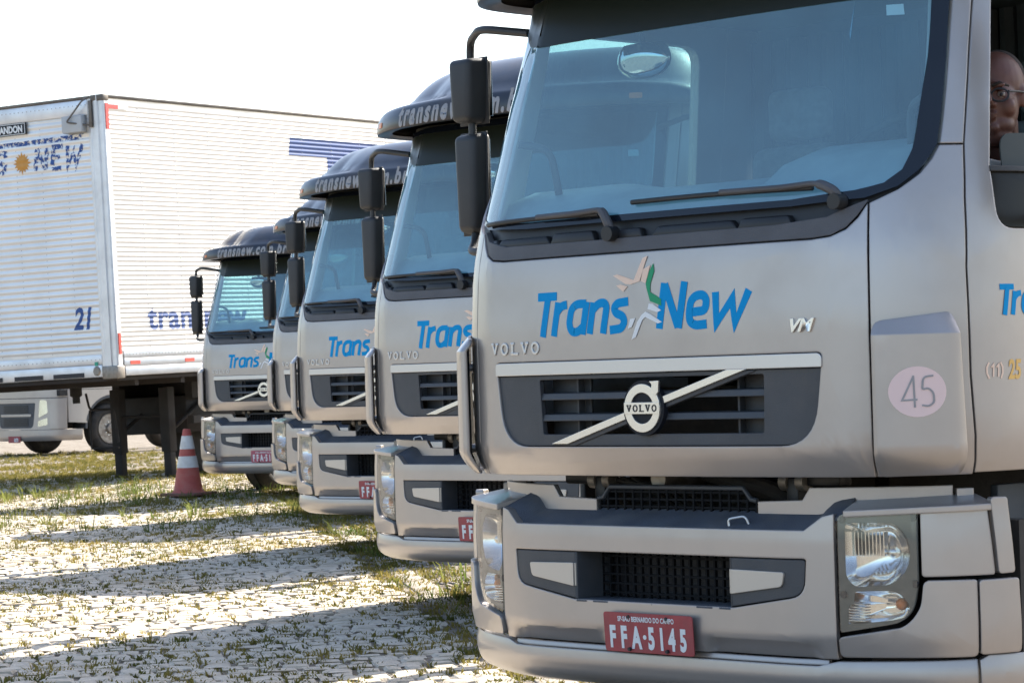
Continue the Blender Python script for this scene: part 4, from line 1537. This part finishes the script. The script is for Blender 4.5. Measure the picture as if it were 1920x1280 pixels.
# ------------------------------------------------------------------ box trailer
Ta = Vector((-.29442, .95551, .01770)); Tb = Vector((-.95554, -.29403, -.02199)); Tu = Vector((-.01581, -.02339, .99960))
tr = empty('box_trailer')
tag(tr, 'long white corrugated box trailer numbered 21 parked beyond the truck row', 'trailer')
C0 = Vector((-21.0366, 13.0123, 1.4644))
tr.matrix_world = Matrix(((-Tb.x, Ta.x, Tu.x, C0.x), (-Tb.y, Ta.y, Tu.y, C0.y), (-Tb.z, Ta.z, Tu.z, C0.z), (0, 0, 0, 1)))
TH, TL, TW = 3.4826, 14.0, 2.75
PF, PR = .0785, .0587
def bead(z, p, amp):
    f = (z / p) % 1.0
    return amp * (sin(pi * f) ** 1.6)
def front_fn(u, z, off):
    return Vector((u, -off - bead(z, PF, .010) * (1 if .30 < z < 3.24 else 0), z))
def side_fn(u, z, off):
    return Vector((off + bead(z, PR, .008) * (1 if .32 < z < 3.40 else 0), u, z))
def corr(name, fn, u0, u1, z0, z1, p, m, step=8):
    bm = B()
    nr = int((z1 - z0) / p * step)
    rows = []
    nu = 6
    for i in range(nr + 1):
        z = z0 + (z1 - z0) * i / nr
        rows.append([bm.verts.new(fn(u0 + (u1 - u0) * k / nu, z, 0)) for k in range(nu + 1)])
    for a, b in zip(rows, rows[1:]):
        for k in range(nu):
            bm.faces.new((a[k], a[k + 1], b[k + 1], b[k]))
    return done(name, bm, m, tr, 80, False)
fw = corr('front_wall', front_fn, -TW, -.10, .0, TH - .02, PF, M['alu'])
sw_ = corr('side_wall', side_fn, .06, TL, .0, TH - .02, PR, M['alu'])
bm = B(); box(bm, (-TW - .01, TL / 2, TH / 2), (.02, TL, TH)); done('far_side_wall', bm, M['alu'], tr)
bm = B(); box(bm, (-TW / 2, TL, TH / 2), (TW, .04, TH)); done('rear_doors', bm, M['alu'], tr)
bm = B(); box(bm, (-TW / 2, TL / 2, TH - .012), (TW - .02, TL - .02, .02)); done('trailer_roof', bm, M['alu'], tr)
bm = B(); box(bm, (-TW / 2, TL / 2, -.03), (TW - .05, TL - .02, .05)); done('trailer_floor', bm, M['floor_under'], tr)
# corner post with flutes
pts = [(-.215, .004), (-.215, -.022), (-.18, -.030), (-.165, -.020), (-.13, -.020), (-.12, -.040), (-.06, -.046), (-.05, -.028), (-.02, -.036), (.012, -.03), (.03, -.012), (.030, .07), (.012, .075), (-.02, .06)]
bm = B()
lo_ = [bm.verts.new((x, y, .10)) for x, y in pts]; hi_ = [bm.verts.new((x + .0, y, TH)) for x, y in pts]
for k in range(len(pts)):
    bm.faces.new((lo_[k], lo_[(k + 1) % len(pts)], hi_[(k + 1) % len(pts)], hi_[k]))
bm.faces.new(hi_); bm.faces.new(lo_[::-1])
done('corner_post', bm, M['alu_rail'], tr, 30)
bm = B(); box(bm, (-.08, .02, .05), (.24, .16, .16), .015); done('corner_casting', bm, M['steel'], tr)
bm = B(); box(bm, (-.06, .015, TH - .03), (.20, .12, .08), .012); done('corner_cap', bm, M['edge'], tr)
bm = B(); box(bm, (.012, TL / 2, TH - .012), (.05, TL, .035), .006); done('top_rail', bm, M['edge'], tr)
bm = B(); box(bm, (-TW / 2, -.012, TH - .012), (TW, .05, .035), .006); done('top_rail', bm, M['edge'], tr)
# lower rails
bm = B(); box(bm, (.018, TL / 2 + .06, .055), (.03, TL - .12, .11), .006); done('side_rail', bm, M['alu_rail'], tr)
bm = B(); box(bm, (.014, TL / 2 + .06, .165), (.022, TL - .12, .10), .006); done('side_rail', bm, M['alu_rail'], tr)
bm = B(); box(bm, (.016, TL / 2 + .06, .265), (.016, TL - .12, .09), .004); done('rivet_rail', bm, M['alu_rail'], tr)
bm = B(); box(bm, (-TW / 2 - .11, -.016, .075), (TW - .22, .026, .15), .006); done('front_rail', bm, M['alu_rail'], tr)
bm = B(); box(bm, (-TW / 2 - .11, -.013, .215), (TW - .22, .018, .12), .004); done('rivet_rail', bm, M['alu_rail'], tr)
bm = B(); box(bm, (-TW / 2 - .11, -.013, TH - .13), (TW - .22, .018, .19), .004); done('front_header', bm, M['alu_rail'], tr)
bm = B()
for k in range(110):
    p = Vector((.026, .16 + k * .068, .262)); bmesh.ops.create_icosphere(bm, subdivisions=1, radius=.008, matrix=Matrix.Translation(p))
for k in range(38):
    for z in (.215, TH - .10):
        bmesh.ops.create_icosphere(bm, subdivisions=1, radius=.008, matrix=Matrix.Translation((-.25 - k * .066, -.023, z)))
for uu in (.70, 1.45, 2.2, 2.95, 3.7, 4.45, 5.2, 5.95, 6.7):
    for k in range(52):
        z = .36 + k * PR
        bmesh.ops.create_icosphere(bm, subdivisions=1, radius=.007, matrix=Matrix.Translation((.003, uu, (math.floor(z / PR)) * PR)))
for uu in (-.60, -1.0, -1.4, -1.8, -2.2):
    for k in range(37):
        z = .36 + k * PF
        bmesh.ops.create_icosphere(bm, subdivisions=1, radius=.006, matrix=Matrix.Translation((uu, -.003, (math.floor(z / PF)) * PF)))
rv = done('rivets', bm, M['badge'], tr, 60); rv['kind'] = 'stuff'
# reflectors
for u in (.33, 1.49, 2.65, 3.81, 4.97, 6.13):
    bm = B(); box(bm, (.028, u, .16), (.006, .20, .045)); done('red_reflector', bm, M['red_refl'], tr)
bm = B(); box(bm, (.035, .035, 3.22), (.008, .06, .32)); done('red_reflector', bm, M['red_refl'], tr)
bm = B(); box(bm, (.035, .030, .40), (.008, .05, .26)); done('red_reflector', bm, M['red_refl'], tr)
bm = B(); box(bm, (.018, .175, 3.345), (.006, .21, .05)); done('red_reflector', bm, M['red_refl'], tr)
bm = B(); box(bm, (.018, .385, 3.345), (.006, .20, .05)); done('white_reflector', bm, M['white'], tr)
# front lettering
tw = lambda nm, b2, m, fn, off=.0025, dv=.0098: sheet(nm, b2, fn, m, tr, t=0, off=off, du=0, dv=dv)
def italic(ps, x0, z0, w_, h_, wd, m, nm, fn=front_fn):
    pa = [[(x0 + (x + .16 * y) * w_, z0 + y * h_) for x, y in p] for p in ps]
    tw(nm, stroke2d(pa, wd), m, fn)
GL = {'N': [[(0, 0), (0, 1)], [(0, 1), (.62, 0)], [(.62, 0), (.62, 1)]], 'E': [[(.55, 1), (0, 1), (0, 0), (.55, 0)], [(0, .5), (.45, .5)]],
      'W': [[(0, 1), (.1, 0), (.4, .75), (.58, 0), (.9, 1)]], 'S': [[(.6, .75), (.55, .95), (.3, 1), (.05, .9), (.05, .65), (.3, .52), (.58, .38), (.58, .1), (.3, 0), (.05, .08), (0, .25)]],
      'A': [[(0, 0), (.3, 1), (.6, 0)], [(.1, .33), (.5, .33)]], 'T': [[(0, 1), (.6, 1)], [(.3, 1), (.3, 0)]], 'R': [[(0, 0), (0, 1), (.45, 1), (.55, .8), (.45, .55), (0, .5)], [(.25, .5), (.58, 0)]]}
for ch, x0 in (('N', -1.10), ('E', -.835), ('W', -.615), ('S', -1.75), ('N', -2.05), ('A', -2.35)):
    italic(GL[ch], x0, 2.635, .26, .27, .062, M['worn_blue'], 'wall_letter')
tw('wall_stripe', fill2d([(-2.6, 2.955), (-.335, 2.965), (-.31, 3.035), (-2.6, 3.0)]), M['worn_blue'], front_fn)
sp = []
for k in range(32):
    a = 2 * pi * k / 32
    r = (.15 if k % 8 == 0 else .128) if k % 2 == 0 else .092
    sp.append((-1.305 + r * cos(a), 2.745 + r * sin(a)))
tw('wall_sun', fill2d(sp), M['sun_yellow'], front_fn)
tw('unit_number', place2d(text2d('21', .37, .78, .22, .012), -.635, .612), M['trailer_blue'], front_fn)
bm = B(); box(bm, (-1.485, -.030, 3.18), (.59, .02, .150), .004); sg = done('maker_sign', bm, M['badge_dark'], tr)
for (cx_, cz_, sx_, sz_) in ((-1.485, 3.245, .57, .008), (-1.485, 3.115, .57, .008), (-1.205, 3.18, .008, .135), (-1.765, 3.18, .008, .135)):
    bm = B(); box(bm, (cx_, -.042, cz_), (sx_, .004, sz_)); done('sign_border', bm, M['white'], sg)
sheet('sign_lettering', place2d(text2d('RANDON', .120, .80, 0, .005, 1.0), -1.665, 3.138), lambda u, z, off: Vector((u, -.0405 - off, z)), M['white'], sg, t=.002, off=.002, du=0, dv=0)
bm = B(); box(bm, (-.41, -.06, 3.15), (.31, .12, .21), .015); done('junction_box', bm, M['trim_in'], tr)
bm = B(); tube(bm, arc_path([(-.20, -.05, 3.46), (-.24, -.10, 3.43), (-.455, -.16, 3.175), (-.16, -.05, 3.12)], .03), .011, 8); done('guard_bracket', bm, M['edge'], tr)
bm = B(); box(bm, (-.155, -.052, 3.26), (.045, .03, .33), .006); done('bracket_plate', bm, M['edge'], tr)
bm = B(); lathe(bm, [(-.045, 0), (-.045, .045), (-.03, .06), (-.02, .06)], 'Y', (-.30, 0, .075), 20); done('air_coupling', bm, M['steel'], tr)
bm = B(); box(bm, (-.30, -.034, .165), (.05, .006, .05)); done('green_label', bm, M['sticker'], tr)
for x0, x1 in ((-.98, -.50), (-1.6, -1.15), (-2.4, -1.8)):
    bm = B(); box(bm, ((x0 + x1) / 2, -.032, .035), (x1 - x0, .012, .055)); done('front_plate', bm, M['ink'], tr)
# side lettering on the corrugation ridges
tw('side_stroke', fill2d([(4.11, 2.895), (7.4, 2.895), (7.4, 3.14), (4.16, 3.14)]), M['trailer_blue'], side_fn, .003, .0073)
tw('side_stroke', fill2d([(5.10, 1.75), (5.75, 1.75), (5.80, 2.894), (5.08, 2.894)]), M['trailer_blue'], side_fn, .003, .0073)
tw('side_lettering', place2d(text2d('transnew', .43, 1.28, 0, .012, 1.06), .68, .575), M['trailer_blue'], side_fn, .003, .0073)
# under-frame
for x in (-.75, -1.95):
    bm = B(); box(bm, (x, TL / 2 + 1.2, -.20), (.12, TL - 2.6, .28)); done('frame_beam', bm, M['rust'], tr)
for k in range(14):
    bm = B(); box(bm, (-TW / 2, .45 + k * .98, -.09), (TW - .12, .08, .07)); done('cross_member', bm, M['floor_under'], tr)
for x in (-.75, -1.55):
    bm = B(); box(bm, (x, 2.0, -.60), (.15, .15, .85), .01); lg = done('landing_leg', bm, M['rust'], tr)
    bm = B(); box(bm, (x, 2.0, -1.15), (.115, .115, .50), .008); done('inner_tube', bm, M['rust'], lg)
    bm = B(); box(bm, (x, 2.0, -1.41), (.26, .22, .03), .008); done('foot', bm, M['rust'], lg)
    bm = B(); tube(bm, [(x, 2.06, -.75), (x, 3.0, -.30)], .028, 8); done('brace', bm, M['rust'], lg)
bm = B(); tube(bm, [(-.75, 2.0, -.55), (-1.55, 2.0, -.55)], .022, 8); done('gear_shaft', bm, M['rust'], tr)
bm = B(); tube(bm, arc_path([(-1.45, 1.2, -.20), (-1.40, 1.2, -.42), (-1.05, 1.25, -.42), (-1.0, 1.25, -.85)], .06), .016, 8)
tube(bm, [(-1.40, 1.2, -.42), (-1.40, 1.2, -.92), (-1.0, 1.25, -.92)], .016, 8); done('tool_rack', bm, M['rust'], tr)
bm = B(); box(bm, (-.45, 5.2, -.62), (.10, 6.2, .10)); done('side_guard', bm, M['rust'], tr)
bm = B(); lathe(bm, [(-.12, .28), (-.14, .42), (-.10, .48), (.10, .48), (.14, .42), (.12, .28)], 'X', (-1.35, 3.5, -.88), 36); done('spare_wheel', bm, M['rubber'], tr)
bm = B(); box(bm, (-1.4, 3.3, -.55), (1.2, 1.6, .5), .03); done('pallet_box', bm, M['rust'], tr)
bm = B(); lathe(bm, [(-.30, .05), (-.22, .05), (-.20, .08), (-.10, .08)], 'Z', (-1.375, .9, -.02), 14); done('king_pin', bm, M['rust'], tr)
for yy in (9.6, 10.9, 12.2):
    for x, sd_ in ((-.25, 1), (-.58, -1), (-2.15, 1), (-2.48, -1)):
        make_wheel(tr, (x, yy, -.98), sd_, .49, .26, False)
    bm = B(); tube(bm, [(-2.4, yy, -.98), (-.3, yy, -.98)], .06, 10); done('axle', bm, M['rust'], tr)

# ------------------------------------------------------------------ tractor truck behind the trailer
FM = empty('tractor_truck', (-39.47, 23.73, gz(-39.5, 24.5)), .05)
tag(FM, 'silver tractor unit seen beneath the trailer, only its lower front and wheel showing', 'truck')
FC = Wrap([(0, 0), (.4, .01), (.7, .05), (.9, .12), (1.05, .24), (1.15, .42), (1.2, .62), (1.22, .9), (1.22, 2.2)])
def ff(u, z, off):
    x, y, nx, ny = FC.at(u)
    d = off - interp(z, [.28, .34, .45, 1.6, 3.3], [.05, .0, 0, .02, .30])
    return Vector((x + nx * d, y + ny * d, z))
panel('cab_front', [(-1.38, 1.16), (1.38, 1.16), (1.38, 3.3), (-1.38, 3.3)], ff, M['paint'], FM, t=.03, du=.08, dv=.2)
panel('bumper', rpoly([(-1.62, .30), (1.62, .30), (1.62, .52), (-1.62, .52)], .03), ff, M['paint'], FM, t=.04, off=.03, du=.06, dv=.06)
gc = rpoly([(-.62, 1.06), (-.55, .56), (.55, .56), (.62, 1.06)], [.03, .10, .10, .03])
panel('front_apron', [(-1.30, .525), (1.30, .525), (1.32, 1.15), (-1.32, 1.15)], ff, M['paint'], FM, [gc], t=.03, off=.012, du=.06, dv=.1)
fg = panel('grille', gc, ff, M['plastic'], FM, t=.02, off=.004, du=.1, dv=0)
for z in (.62, .66, .70, .74, .88, .92, .96, 1.0):
    panel('grille_slat', [(-.40, z - .012), (.40, z - .012), (.40, z + .012), (-.40, z + .012)], ff, M['black'], fg, t=.01, off=.014, du=.1, dv=0)
panel('grille_bar', rpoly([(-.50, .79), (.50, .79), (.50, .84), (-.50, .84)], .02), ff, M['paint'], fg, t=.01, off=.018, du=.1, dv=0)
for s in (1, -1):
    h_ = panel('headlight', flip(rpoly([(.70, .76), (.92, .86), (.90, 1.11), (.74, 1.12)], .03), s), ff, M['chrome'], FM, t=.02, off=.016, du=.06, dv=0)
    panel('lamp_lens', flip(rpoly([(.70, .76), (.92, .86), (.90, 1.11), (.74, 1.12)], .03), s), ff, M['lens'], h_, t=0, off=.022, du=.06, dv=0)
    h_ = panel('fog_lamp', flip(rpoly([(.68, .585), (.91, .62), (.91, .76), (.69, .70)], .02), s), ff, M['chrome'], FM, t=.02, off=.016, du=.06, dv=0)
    panel('lamp_lens', flip(rpoly([(.68, .585), (.91, .62), (.91, .76), (.69, .70)], .02), s), ff, M['lens'], h_, t=0, off=.022, du=.06, dv=0)
    panel('corner_panel', flip(rpoly([(.95, .54), (1.28, .54), (1.28, 1.14), (.98, 1.14)], .03), s), ff, M['paint'], FM, t=.02, off=.028, du=.04, dv=.1)
    # side fender with wheel arch
    uy = lambda y: FC.u_y(y)
    arch = [(uy(1.45 - .66 * cos(a)), .52 + .66 * sin(a)) for a in [pi * k / 18 for k in range(1, 18)] if .52 + .66 * sin(a) > .62]
    fo = [(1.33, .66)] + arch + [(uy(2.3), .62), (uy(2.3), 1.30), (1.33, 1.30)]
    panel('fender', flip(fo, s), ff, M['paint'], FM, t=.04, off=.01, du=.08, dv=.12)
    panel('cab_side', flip([(1.33, 1.31), (uy(2.3), 1.31), (uy(2.3), 3.3), (1.33, 3.3)], s), ff, M['paint'], FM, t=.04, off=.0, du=.1, dv=.3)
    bm = B()
    rg = []
    for k in range(17):
        a = pi * k / 16
        rg.append([bm.verts.new((s * xx, 1.45 + rr * cos(a), .52 + rr * sin(a))) for xx, rr in ((.80, .60), (1.225, .60), (1.225, .65), (.80, .65))])
    for a, b in zip(rg, rg[1:]):
        for k in range(4):
            bm.faces.new((a[k], a[(k + 1) % 4], b[(k + 1) % 4], b[k]))
    bm.faces.new(rg[0]); bm.faces.new(rg[-1][::-1])
    done('wheel_arch', bm, M['plastic'], FM)
    make_wheel(FM, (s * 1.05, 1.45, .50), s, .50, .30)
    for yy in (4.6, 5.9):
        make_wheel(FM, (s * .95, yy, .50), s, .50, .30, False)
    bm = B(); box(bm, (s * .42, 3.6, .9), (.09, 6.0, .26)); done('chassis_rail', bm, M['rust'], FM)
    bm = B(); box(bm, (s * 1.0, 3.0, .72), (.5, 1.2, .55), .08, 0, None, 3); done('fuel_tank', bm, M['alu_rail'], FM)
bm = B(); box(bm, (0, 1.25, 1.25), (2.3, 2.0, .12)); done('cab_floor', bm, M['under'], FM)
bm = B(); box(bm, (0, 1.3, .85), (1.2, 1.8, .65)); done('engine', bm, M['under'], FM)
bm = B(); box(bm, (0, 2.3, 2.25), (2.3, .05, 2.1)); done('rear_wall', bm, M['paint'], FM)
bm = B(); box(bm, (0, 1.35, 3.3), (2.2, 1.9, .06)); done('cab_roof', bm, M['paint'], FM)
fp_ = panel('licence_plate', rpoly([(-.2, .27), (.2, .27), (.2, .40), (-.2, .40)], .01), lambda u, z, off: Vector((u, -.045 - off, z)), M['plate'], FM, t=.004, du=0, dv=0)
sheet('plate_lettering', place2d(text2d('6070', .10, .68, 0, .004), -.01, .29), lambda u, z, off: Vector((u, -.045 - off, z)), M['white'], fp_, t=.001, off=.0015, du=0, dv=0)

# ------------------------------------------------------------------ traffic cone
cn = empty('traffic_cone', (-18.21, 11.90, gz(-18.2, 11.9) + .03), .35)
tag(cn, 'faded red traffic cone with two white bands on the grass', 'traffic cone')
def crad(z): return interp(z, [.035, .06, .75], [.185, .165, .042])
bm = B(); box(bm, (0, 0, .018), (.47, .47, .034), .012); done('base', bm, M['cone_base'], cn)
prof = [(.034, .20), (.05, .175)] + [(z, crad(z)) for z in (.07, .2, .4, .6, .74)] + [(.752, .036), (.745, .028)]
bm = B(); lathe(bm, prof, 'Z', (0, 0, 0), 32); done('cone_body', bm, M['cone_red'], cn, 40)
for z0, z1 in ((.315, .445), (.525, .675)):
    bm = B(); lathe(bm, [(z0, crad(z0) + .0005), (z0 + .001, crad(z0) + .004), (z1 - .001, crad(z1) + .004), (z1, crad(z1) + .0005)], 'Z', (0, 0, 0), 32)
    done('white_band', bm, M['cone_white'], cn, 40)

# ------------------------------------------------------------------ driver leaning at the open window
def blob_mesh(name, parts, voxel, m, parent):
    bm = B()
    for kind, *a in parts:
        if kind == 'e':
            c, r = a
            mt = Matrix.Translation(c) @ Matrix.Diagonal((*r, 1))
            bmesh.ops.create_uvsphere(bm, u_segments=24, v_segments=16, radius=1, matrix=mt)
        else:
            tube(bm, a[0], a[1], 14)
    bmesh.ops.recalc_face_normals(bm, faces=bm.faces[:])
    me = bpy.data.meshes.new('tmp'); bm.to_mesh(me); bm.free()
    o = bpy.data.objects.new('tmp', me); col.objects.link(o)
    md = o.modifiers.new('r', 'REMESH'); md.mode = 'VOXEL'; md.voxel_size = voxel
    ms_ = o.modifiers.new('s', 'SMOOTH'); ms_.factor = .5; ms_.iterations = 3
    bpy.context.view_layer.update()
    me2 = bpy.data.meshes.new_from_object(o.evaluated_get(bpy.context.evaluated_depsgraph_get()))
    me2.name = name
    bpy.data.objects.remove(o); bpy.data.meshes.remove(me)
    me2.materials.clear()
    return link(name, me2, m, parent, 180)
pe = empty('person', (.70, 1.22, 1.48))
tag(pe, 'balding man in glasses and navy shirt sitting in the truck marked 45', 'person')
o0 = Vector((.70, 1.22, 1.48))
HC = Vector((.945, .70, 2.205)) - o0
_hy = radians(24)
def H(x, y, z): return HC + Vector((x * cos(_hy) - y * sin(_hy), x * sin(_hy) + y * cos(_hy), z)) * 1.10
S_ = 1.10
E3 = lambda x, y, z: (x * S_, y * S_, z * S_)
sh = HC + Vector((-.06, .20, -.30))
hip = Vector((0, 0, .10))
def arm(sd):
    s0 = sh + Vector((sd * .19, .02, .0)); el = sh + Vector((sd * .26 - .02, -.10, -.24)); wr = sh + Vector((sd * .15 - .20, -.30, -.10))
    return s0, el, wr
body = [('e', H(0, .02, .04), E3(.078, .098, .096)), ('e', H(0, -.02, -.03), E3(.067, .078, .10)), ('e', H(0, -.03, -.085), E3(.060, .06, .042)),
        ('e', H(.036, -.052, -.035), E3(.034, .032, .036)), ('e', H(-.036, -.052, -.035), E3(.034, .032, .036)), ('e', H(0, -.086, .024), E3(.056, .016, .013)),
        ('t', [H(0, -.094, .016), H(0, -.112, -.010), H(0, -.120, -.028)], [.011, .014, .017]), ('e', H(.013, -.104, -.032), E3(.011, .012, .009)), ('e', H(-.013, -.104, -.032), E3(.011, .012, .009)),
        ('e', H(0, -.093, -.058), E3(.026, .014, .007)), ('e', H(0, -.092, -.070), E3(.023, .014, .008)), ('e', H(0, -.080, -.098), E3(.026, .022, .02)),
        ('e', H(.080, .015, -.004), E3(.011, .024, .034)), ('e', H(-.080, .015, -.004), E3(.011, .024, .034)), ('e', H(0, -.03, -.12), E3(.050, .055, .03)),
        ('t', [H(0, .02, -.07), H(-.01, .06, -.14), sh + Vector((0, .02, .0))], [.066, .070, .085]),
        ('t', [hip, hip * .4 + sh * .6, sh], [.16, .17, .13]), ('t', [sh + Vector((-.2, .02, 0)), sh, sh + Vector((.2, .02, 0))], [.07, .10, .07]), ('e', hip, (.19, .15, .13))]
for sd in (1, -1):
    s0, el, wr = arm(sd)
    body.append(('t', [s0, el, wr], [.058, .045, .030]))
    d = (wr - el).normalized()
    pm = wr + d * .05
    body.append(('e', pm, (.038, .042, .022)))
    for k in range(4):
        b_ = pm + d * .035 + Vector((.018 * (k - 1.5), 0, 0))
        body.append(('t', [b_, b_ + d * .035, b_ + d * .05 + Vector((0, .0, -.03))], [.009, .0085, .007]))
    body.append(('t', [wr + d * .02, wr + d * .03 + Vector((-sd * .045, 0, .01)), wr + d * .07 + Vector((-sd * .05, 0, .0))], [.011, .010, .008]))
    body.append(('t', [hip + Vector((sd * .10, 0, 0)), Vector((sd * .15, -.46, .10)), Vector((sd * .15, -.50, -.26))], [.085, .062, .045]))
    body.append(('t', [Vector((sd * .15, -.46, -.25)), Vector((sd * .16, -.64, -.27))], [.04, .035]))
blob_mesh('body', body, .0055, M['skin'], pe)
shirt = [('t', [hip, hip * .4 + sh * .6, sh + Vector((0, .02, -.02))], [.175, .185, .135]), ('t', [sh + Vector((-.2, .02, 0)), sh + Vector((0, .02, -.01)), sh + Vector((.2, .02, 0))], [.082, .108, .082]), ('e', hip, (.2, .16, .14)),
         ('t', [sh + Vector((0, .03, .02)), H(-.01, .06, -.155)], [.095, .078])]
for sd in (1, -1):
    s0, el, wr = arm(sd)
    shirt.append(('t', [s0, s0 * .35 + el * .65], [.072, .064]))
blob_mesh('shirt', shirt, .010, M['shirt'], pe)
tro = []
for sd in (1, -1):
    tro.append(('t', [hip + Vector((sd * .10, 0, 0)), Vector((sd * .15, -.46, .10)), Vector((sd * .15, -.50, -.20))], [.10, .075, .06]))
blob_mesh('trousers', tro, .012, M['shirt'], pe)
# cropped hair round the back and sides of the head
blob_mesh('hair', [('e', H(0, .040, .046), E3(.0805, .090, .0965)), ('e', H(.062, .030, .012), E3(.017, .034, .036)), ('e', H(-.062, .030, .012), E3(.017, .034, .036))], .006, M['hair'], pe)
for sd in (1, -1):
    bm = B()
    bmesh.ops.create_uvsphere(bm, u_segments=14, v_segments=10, radius=.0120 * S_, matrix=Matrix.Translation(H(sd * .032, -.078, -.002)))
    ey = done('eye', bm, M['eye'], pe, 180)
    bm = B()
    bmesh.ops.create_uvsphere(bm, u_segments=12, v_segments=8, radius=.0060 * S_, matrix=Matrix.Translation(H(sd * .034, -.0858, -.003)))
    done('iris', bm, M['ink'], ey, 180)
    bm = B()
    bmesh.ops.create_uvsphere(bm, u_segments=14, v_segments=10, radius=.0148 * S_, matrix=Matrix.Translation(H(sd * .032, -.0775, .0015)))
    bmesh.ops.delete(bm, geom=[v for v in bm.verts if -.0065 < (v.co - H(0, 0, .0015)).z < .0015], context='VERTS')
    done('eyelid', bm, M['skin'], pe, 180)
    bm = B()
    tube(bm, [H(sd * .012, -.110, .021), H(sd * .034, -.109, .030), H(sd * .058, -.092, .020)], [.005, .006, .004], 8)
    done('eyebrow', bm, M['hair'], pe, 180)
bm = B()
for sd in (1, -1):
    ring = [H(sd * .034 + .024 * cos(2 * pi * k / 24), -.110 + .012 * abs(cos(2 * pi * k / 24)) * (1 if sd * cos(2 * pi * k / 24) > 0 else 0), -.006 + .019 * sin(2 * pi * k / 24)) for k in range(25)]
    tube(bm, ring, .0036, 6, False)
    tube(bm, [H(sd * .058, -.098, .004), H(sd * .080, -.05, .006), H(sd * .086, .02, .008)], .0038, 6)
tube(bm, [H(-.010, -.112, .002), H(0, -.116, .004), H(.010, -.112, .002)], .0024, 6)
done('glasses', bm, M['ink'], pe, 60)
